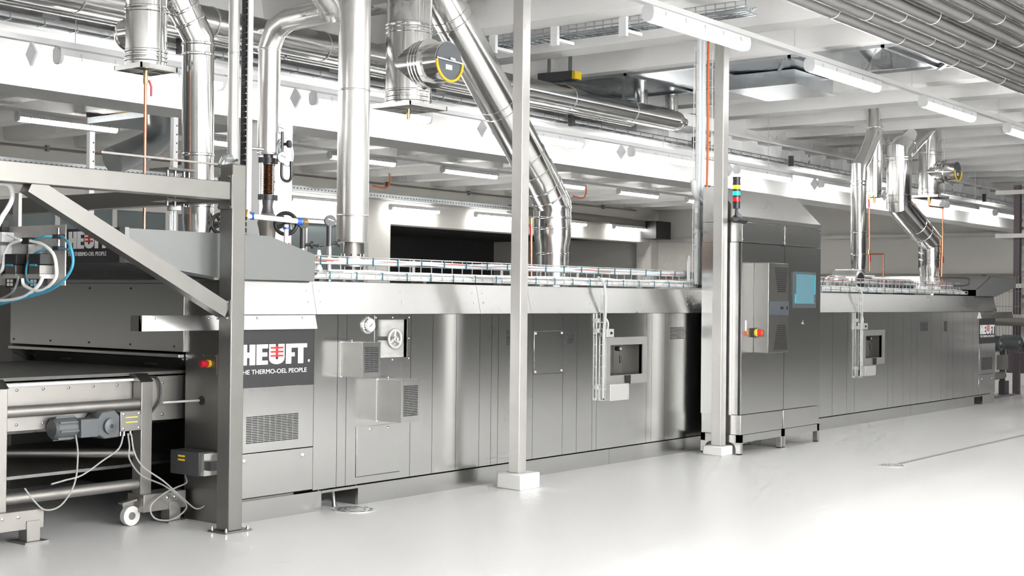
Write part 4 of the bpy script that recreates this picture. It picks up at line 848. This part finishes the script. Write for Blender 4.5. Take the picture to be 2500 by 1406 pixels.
# plain pipes beside the frame column
y = .35
a = pt(568, 388, y); t = thing('steam_pipe', 'slim steel pipe ending above the frame column', 'pipe'); MB().cyl(a, (a.x,y,4.1), R(13.5,a), 24).build('pipe', 'alu', t); rings(t, [(a.x,y,pt(568,130,y).z)], R(13.5,a), (0,0,1), .008, .003, 'alu'); MB().tube([(a.x,y,a.z+.01),(a.x-.06,y,a.z-.01),(a.x-.09,y,a.z-.06)], .035, 12).build('elbow', 'clear', t); MB().bar((a.x-.08,y-.02,a.z-.02), (a.x+.02,y-.02,a.z-.005), .02, .02).build('clamp', 'black', t)
t = thing('cable_chain', 'black cable chain running up beside the frame column', 'cable guide'); a = pt(594, 600, .5)
bx('back_rail', 'iron', t, a.x-.012, a.x+.022, .52, .53, 1.9, 4.1); s0 = None
for k in range(51):
    if s0 is None: s0 = o = bx('link', 'black', t, a.x-.016, a.x+.012, .48, .52, 1.9, 1.932)
    else: o = s0.copy(); C.objects.link(o)
    o.location = (0,0,.043*k)
cl = MB().cyl((a.x-.01,.46,pt(600,361,.46).z), (a.x+.10,.42,pt(600,361,.46).z), .012, 10).build('clamp_arm', 'shaft', t)
y = .45
t = thing('white_hose_line', 'cream plastic water line with blue fittings beside the cable chain', 'pipe'); a = pt(606, 515, y)
MB().cyl((a.x,y,a.z), (a.x,y,4.1), R(7,a), 14).build('riser', 'signwht', t); b = pt(603, 527, y); e = pt(738, 541, y-.15); MB().cyl(b, e, R(6.5,b), 14).build('cross_line', 'signwht', t)
MB().cyl((b.x,y,b.z-.01), (a.x,y,a.z+.01), .02, 12).build('fitting', 'brass', t); MB().cyl((b.x+.03,y,b.z), (b.x+.05,y-.02,b.z), .026, 14).build('blue_ring', 'bluer', t); MB().cyl(e, e+Vector((.04,0,0)), .022, 12).build('fitting', 'brass', t); MB().cyl(e+Vector((-.03,.02,0)), e, .027, 14).build('blue_ring', 'bluer', t)
q = pt(699, 548, y-.1); MB().cyl((q.x,q.y,q.z), (q.x,q.y,1.84), .017, 12).build('drop', 'signwht', t); MB().cyl((q.x,q.y,q.z-.035), (q.x,q.y,q.z-.02), .024, 12).build('blue_ring', 'bluer', t); MB().tube([(q.x+.03,q.y,q.z-.13),(q.x+.035,q.y,q.z-.22)], .010, 8).build('lever', 'redp', t)
# pressure gauges
def gauge(lab, px, py, y, r, face, axis, stand=None, grp='pressure gauges on the oven top'):
    c = pt(px, py, y); t = thing('pressure_gauge', lab, 'gauge', grp); A = Vector(axis).normalized()
    MB().lathe(c-A*.03, A, [(0,r*.9),(.005,r),(.028,r),(.030,r*.92)], 26).build('case', 'iron' if face == 'black' else 'shaft', t); MB().lathe(c-A*.001, A, [(0,r*.9),(.002,r*.9),(.0025,.001)], 26).build('dial', face, t)
    u = A.cross(Vector((0,0,1))); f = c+A*.005; MB().bar(f-u*r*.5, f+u*r*.4+Vector((0,0,r*.3)), .004, .004).build('needle', 'shaft' if face == 'black' else 'black', t)
    if stand: MB().cyl((c.x,c.y+.01,stand), (c.x,c.y+.01,c.z-r*.9), .02, 12).build('stand_pipe', 'alu', t); MB().cyl((c.x,c.y+.01,c.z-r*.9-.15), (c.x,c.y+.01,c.z-r*.9), .023, 12).build('sleeve', 'iron', t); MB().lathe((c.x,c.y,c.z-r-.12), (.6,-.6,0), [(0,.012),(.05,.012),(.051,.028),(.07,.028),(.072,.001)], 12).build('tap', 'iron', t)
    return t
gauge('black faced pressure gauge on a stand pipe before the straight insulated pipe', 807, 539, .3, .043, 'black', (-.5,-.85,0), 1.6); gauge('black faced pressure gauge half hidden behind the cream water line', 742, 545, .6, .042, 'black', (-.3,-1,0), 1.78)
gauge('pale blue dial gauge at the top of the bent insulated pipe', 686, 314, .62, .036, 'gaugeb', (-.4,-.9,0)); gauge('white dial gauge beside the bellows joint', 691, 384, .55, .042, 'gauge', (-.5,-.85,0))
t = thing('capillary_coil', 'coil of thin grey capillary tube beside the white dial gauge', 'tube coil')
c = pt(700, 372, .6)
for k in range(4): MB().torus((c.x+.008*k,.6+.012*k,c.z-.02+.01*k), (.3,-1,.1), .085+.008*k, .004, 26, 6).build('turn', 'cableb', t)
t = thing('shutoff_tap', 'black shutoff tap between the two dial gauges', 'tap'); c = pt(694, 352, .58); MB().cyl((c.x-.02,.58,c.z-.10), (c.x-.02,.58,c.z+.09), .012, 10).build('stem', 'iron', t); MB().lathe((c.x,.58,c.z), (.3,-1,0), [(0,.012),(.03,.012),(.031,.028),(.05,.028),(.051,.001)], 12).build('knob', 'black', t); MB().tube(smooth_path([(c.x-.02,.58,c.z-.1),(c.x-.02,.58,c.z-.24),(c.x+.03,.58,c.z-.27),(c.x+.07,.58,c.z-.24),(c.x+.07,.58,c.z-.12)]), .011, 8).build('siphon', 'black', t)
t = thing('needle_valve', 'small white needle valve with a dark wheel at the start of the cable tray', 'valve'); c = pt(778, 620, .25); MB().lathe((c.x,.25,1.66), (0,0,1), [(0,.03),(.04,.03),(.06,.02),(c.z-1.66,.018),(c.z-1.66+.03,.012)], 14).build('body', 'lampbody', t); handwheel(t, (c.x,.25,pt(778,599,.25).z), (0,0,1), .036, .007, 'iron', 4, .3)
# ------------------------------------------------------------------ wire basket trays along the oven top, with cables
def basket(x0, x1, lab, short, ncab, seed, grp='wire basket trays on the oven'):
    random.seed(seed); t = thing('basket_tray', lab, 'cable tray', grp); Y0, Y1, Zb = .05, .17, 1.625; mb = MB()
    for y, z in ((Y0,Zb),(Y0,Zb+.045),(Y0+.04,Zb),(Y0+.08,Zb),(Y1,Zb),(Y1,Zb+.06),(Y1,Zb+.11),(Y1,Zb+.165)): mb.cyl((x0,y,z), (x1,y,z), .0042, 5)
    mb.build('long_wires', 'wire', t, kind='stuff'); mb = MB(); n = int((x1-x0)/.125)
    for k in range(n+1):
        x = x0+(x1-x0)*k/n; mb.box(x-.003,x+.003,Y0-.003,Y0+.003,Zb,Zb+.045).box(x-.003,x+.003,Y0,Y1,Zb-.003,Zb+.003).box(x-.003,x+.003,Y1-.003,Y1+.003,Zb,Zb+.168)
    mb.build('cross_wires', 'wire', t, kind='stuff')
    for k in range(max(2, int((x1-x0)/1.1))): x = x0+.06+k*1.1; bx('support_foot', 'darksteel', t, x, x+.035, Y0+.01, Y1, 1.603, Zb-.003); bx('support_post', 'tube', t, x, x+.03, Y1+.004, Y1+.012, 1.603, Zb+.16)
    cols = ['cable','cable','cableb','lampbody','cable','cableb','cabler']
    names = {'cable':'grey','cableb':'pale blue grey','lampbody':'white','cabler':'reddish brown'}
    for j in range(ncab):
        up = j % 3 == 2; yb = (Y1-.014) if up else Y0+.012+.012*(j % 7); zb_ = (Zb+.12+.012*(j//3 % 3)) if up else Zb+.012+.014*(j//2 % 4); m = 'cabler' if j == 5 else cols[j % 6]; P = []
        k = x0+.02*j
        while k < x1-.05: P.append((k, yb+random.uniform(-.006,.006), zb_+random.uniform(-.006,.008))); k += .28
        P.append((x1-.02, yb, zb_))
        tag(MB().tube(smooth_path(P,3), .008 if m != 'lampbody' else .0105, 6).build('tray_cable', m), '%s cable, %s of those lying in the %s' % (names[m], (ordn+['fourteenth','fifteenth','sixteenth','seventeenth','eighteenth','nineteenth','twentieth'])[j], short), 'cable', 'cables in the '+lab)
    k = x0+.15; s0 = None
    while k < x1:
        if s0 is None: s0 = o = MB().box(-.004,.004,Y0-.008,Y0-.004,Zb-.005,Zb+.05).box(-.004,.004,Y0-.006,Y0+.05,Zb+.047,Zb+.052).build('cable_tie', 'tie', t)
        else: o = s0.copy(); C.objects.link(o)
        o.location = (k,0,0); bx('upper_tie', 'tie', t, k-.004, k+.004, Y1-.032, Y1-.027, Zb+.10, Zb+.165); k += .27
basket(.79, 6.55, 'wire basket tray between the infeed hood and the control cabinet', 'infeed side basket tray', 19, 3); basket(7.7, 13.85, 'wire basket tray between the control cabinet and the outfeed hood', 'outfeed side basket tray', 7, 5)
P = [pt(x, y, .12) for x, y in ((2330,698),(2352,697),(2364,694),(2366,684),(2358,679),(2300,677))]
tag(MB().tube(smooth_path(P,5), .012, 8).build('tray_cable', 'iron'), 'dark cable loop at the end of the outfeed basket tray', 'cable')
# vertical cable drop beside the control cabinet
t = thing('cable_ladder', 'vertical wire cable ladder dropping from the ceiling to the oven', 'cable ladder'); yv = .08
a0 = at(1690, 690, 'y', yv).x; a1 = at(1722, 690, 'y', yv).x; mb = MB()
for x in (a0, a0+(a1-a0)*.45, a1): mb.cyl((x,yv,1.63), (x,yv,4.05), .004, 5); mb.cyl((x,yv-.06,1.63), (x,yv-.06,4.05), .003, 5)
k = 1.66
while k < 4.05: mb.box(a0, a1, yv-.003, yv+.003, k, k+.006).box(a0-.003, a0+.003, yv-.06, yv, k, k+.006).box(a1-.003, a1+.003, yv-.06, yv, k, k+.006); k += .13
mb.build('wires', 'lampbody', t, kind='stuff')
for px in (1680, 1700): x = at(px, 650, 'y', yv).x; MB().prism([(x,1.62),(x+.05,1.62),(x+.05,1.93),(x+.03,1.95),(x,1.88)], 'y', yv+.005, yv+.012).build('bracket', 'lampbody', t)
for j, (f, m, rr) in enumerate(((.12,'lampbody',.03),(.34,'cableb',.016),(.45,'lampbody',.02),(.58,'cable',.014),(.86,'orange',.012))):
    x = a0+(a1-a0)*f; tag(MB().tube(smooth_path([(x+.02,yv-.03,4.25),(x,yv-.03,4.0),(x+.01,yv-.03,3.2),(x-.005,yv-.03,2.5),(x+.01,yv-.03,2.1),(x,yv-.03,1.66)],5), rr, 8).build('drop_cable', m), ['thick white hose strapped to the vertical cable ladder','slim blue grey cable strapped to the vertical cable ladder','white cable bundle in the middle of the vertical cable ladder','plain grey cable strapped to the vertical cable ladder','bright orange cable strapped to the vertical cable ladder'][j], 'cable', 'cables on the vertical ladder')
P = [at(x, y, 'y', yv-.04) for x, y in ((1692,440),(1696,470),(1705,488),(1718,497),(1730,500))]
tag(MB().tube(smooth_path(P,5), .028, 10).build('drop_cable', 'lampbody'), 'thick white hose curving from the ladder into the control cabinet', 'cable')
P = [at(x, y, 'y', yv-.04) for x, y in ((1700,520),(1700,545),(1706,562),(1716,573),(1730,578))]
tag(MB().tube(smooth_path(P,5), .022, 10).build('drop_cable', 'cable'), 'grey hose curving low from the ladder into the control cabinet', 'cable')
# ------------------------------------------------------------------ floor drains
def drain(lab, x, y, r):
    t = thing('floor_drain', lab, 'drain', 'round floor drains'); MB().lathe((x,y,0), (0,0,1), [(0,r),(.004,r),(.0045,r*.9),(.0046,.001)], 36).build('plate', 'wire', t)
    for rr, n in ((r*.78,10),(r*.5,6)):
        for k in range(n):
            a = 2*math.pi*k/n; MB().add([(x+rr*u*math.cos(a+s),y+rr*u*math.sin(a+s),.0052) for u,s in ((.9,-.9/n*2),(1.08,-.9/n*2),(1.08,.9/n*2),(.9,.9/n*2))], [(0,1,2,3)]).build('slot', 'iron', t)
drain('round slotted floor drain below the plinth pocket of the oven', 1.02, -.15, .15); drain('round floor drain at the end of the long drain channel', 6.15, -1.98, .12)
t = thing('drain_channel', 'long slotted drain channel set in the white floor', 'drain'); bx('grating', 'wire', t, 6.28, 19, -2.02, -1.94, 0, .003); s0 = None
for k in range(110):
    if s0 is None: s0 = o = bx('slot', 'iron', t, 0, .03, -2.0, -1.96, .003, .0036)
    else: o = s0.copy(); C.objects.link(o)
    o.location = (6.32+.075*k, 0, 0)
t = thing('drain_pipe', 'bent drain pipe in the plinth pocket', 'pipe'); x = (xp0+xp1)/2-.02; MB().tube([(x-.14,.12,.115),(x,.12,.115),(x+.02,.08,.105),(x+.02,.06,.0)], .016, 12).build('pipe', 'darksteel', t); MB().cyl((x-.12,.12,.115), (x-.05,.12,.115), .024, 12).build('nut', 'darksteel', t)
# ------------------------------------------------------------------ outfeed conveyor, rack and crates
OC = thing('outfeed_conveyor', 'dark outfeed conveyor with rollers and motors at the far end', 'conveyor')
for x in (15.2, 16.4): 
    for y in (.35, 2.3): bx('leg', 'iron', OC, x, x+.07, y, y+.07, .02, .85)
bx('frame', 'cast', OC, 14.95, 16.7, .3, .36, .82, .95); bx('frame', 'cast', OC, 14.95, 16.7, 2.3, 2.36, .82, .95); bx('belt', 'belt', OC, 14.95, 16.7, .36, 2.3, .93, .95)
for x in (15.35, 16.25): m_ = MB().cyl((x,.05,.88), (x,.32,.88), .12, 18).build('drive_drum', 'motor', OC); MB().lathe((x,.05,.88), (0,-1,0), [(0,.08),(.03,.07),(.031,.001)], 16).build('drum_end', 'iron', m_)
bx('switch_box', 'cast', OC, 15.9, 16.15, .2, .3, .45, .68); bx('base_plate', 'cast', OC, 15.0, 16.75, .28, .5, 0, .03); MB().cyl((15.1,.3,.35), (16.2,.3,.35), .06, 14).build('cross_tube', 'cast', OC); bx('caster_block', 'iron', OC, 15.3, 15.6, .3, .4, .03, .25); bx('caster_block', 'iron', OC, 16.3, 16.5, .3, .4, .03, .25)
SR = thing('storage_rack', 'tall dark rack with pale shelves beyond the outfeed', 'rack')
xr = 17.0; yp = at(2482, 560, 'x', xr).y
for x in (xr, xr+1.6): 
    for y in (yp, yp-1.8): bx('post', 'rackm', SR, x, x+.10, y-.05, y+.05, 0, at(2482, 452, 'x', xr).z)
for py in (472, 578, 700, 775):
    z = at(2482, py, 'x', xr).z; y1 = yp+(.32 if py < 600 else .05); bx('shelf', 'rackw', SR, xr-.1, xr+1.7, yp-1.9, y1, z-.02, z+.05)
bx('side_rail', 'rackw', SR, xr+.6, xr+.7, yp+.05, yp+.12, .95, 3.2)
for k in range(16):
    z = 1.28+.125*k; MB().cyl((xr+.55,yp+.14,z), (xr+.62,yp+.14,z), .035, 12).build('roller', 'black', SR)
s0 = None
for k in range(18):
    z = .75+.142*k
    if any(abs(z-at(2482,py,'x',xr).z) < .07 for py in (472,578,700,775)): continue
    t = bx('baking_tray', 'black' if k > 5 else 'rackw', None, xr+.05, xr+1.5, yp-1.7, yp-.12, z, z+.06); tag(t, 'flat tray lying in the storage rack, %s layer up' % (ordn[k] if k < 13 else ['fourteenth','fifteenth','sixteenth','seventeenth','eighteenth'][k-13]), 'tray', 'trays in the storage rack')
t = thing('safety_fence', 'fine wire safety fence beside the outfeed', 'fence'); mb = MB(); xf = 16.8
for k in range(40): mb.cyl((xf, yp+.45-.05*k, .7), (xf, yp+.45-.05*k, 1.95), .0035, 4)
mb.build('vertical_wires', 'cast', t, kind='stuff'); mb = MB()
for z in (.7,.95,1.2,1.45,1.7,1.95): mb.cyl((xf,yp+.45,z), (xf,yp-1.5,z), .0045, 4)
mb.build('cross_wires', 'cast', t, kind='stuff')
for y in (yp+.45, yp-.6): bx('fence_post', 'rackm', t, xf, xf+.05, y, y+.05, 0, 1.98)
MB().cyl((xf-.05,yp+.6,1.2), (xf-.05,yp-1.5,1.2), .07, 14).build('guard_tube', 'cast', t)
t = thing('crate', 'dark blue black crate on a pale base beyond the rack', 'crate'); bx('box', 'rackm', t, 19.6, 20.6, -1.2, 1.35, .22, .75); bx('base', 'conc', t, 19.55, 20.7, -1.3, 1.4, 0, .22); bx('rim', 'black', t, 19.58, 20.62, -1.22, 1.37, .70, .78)
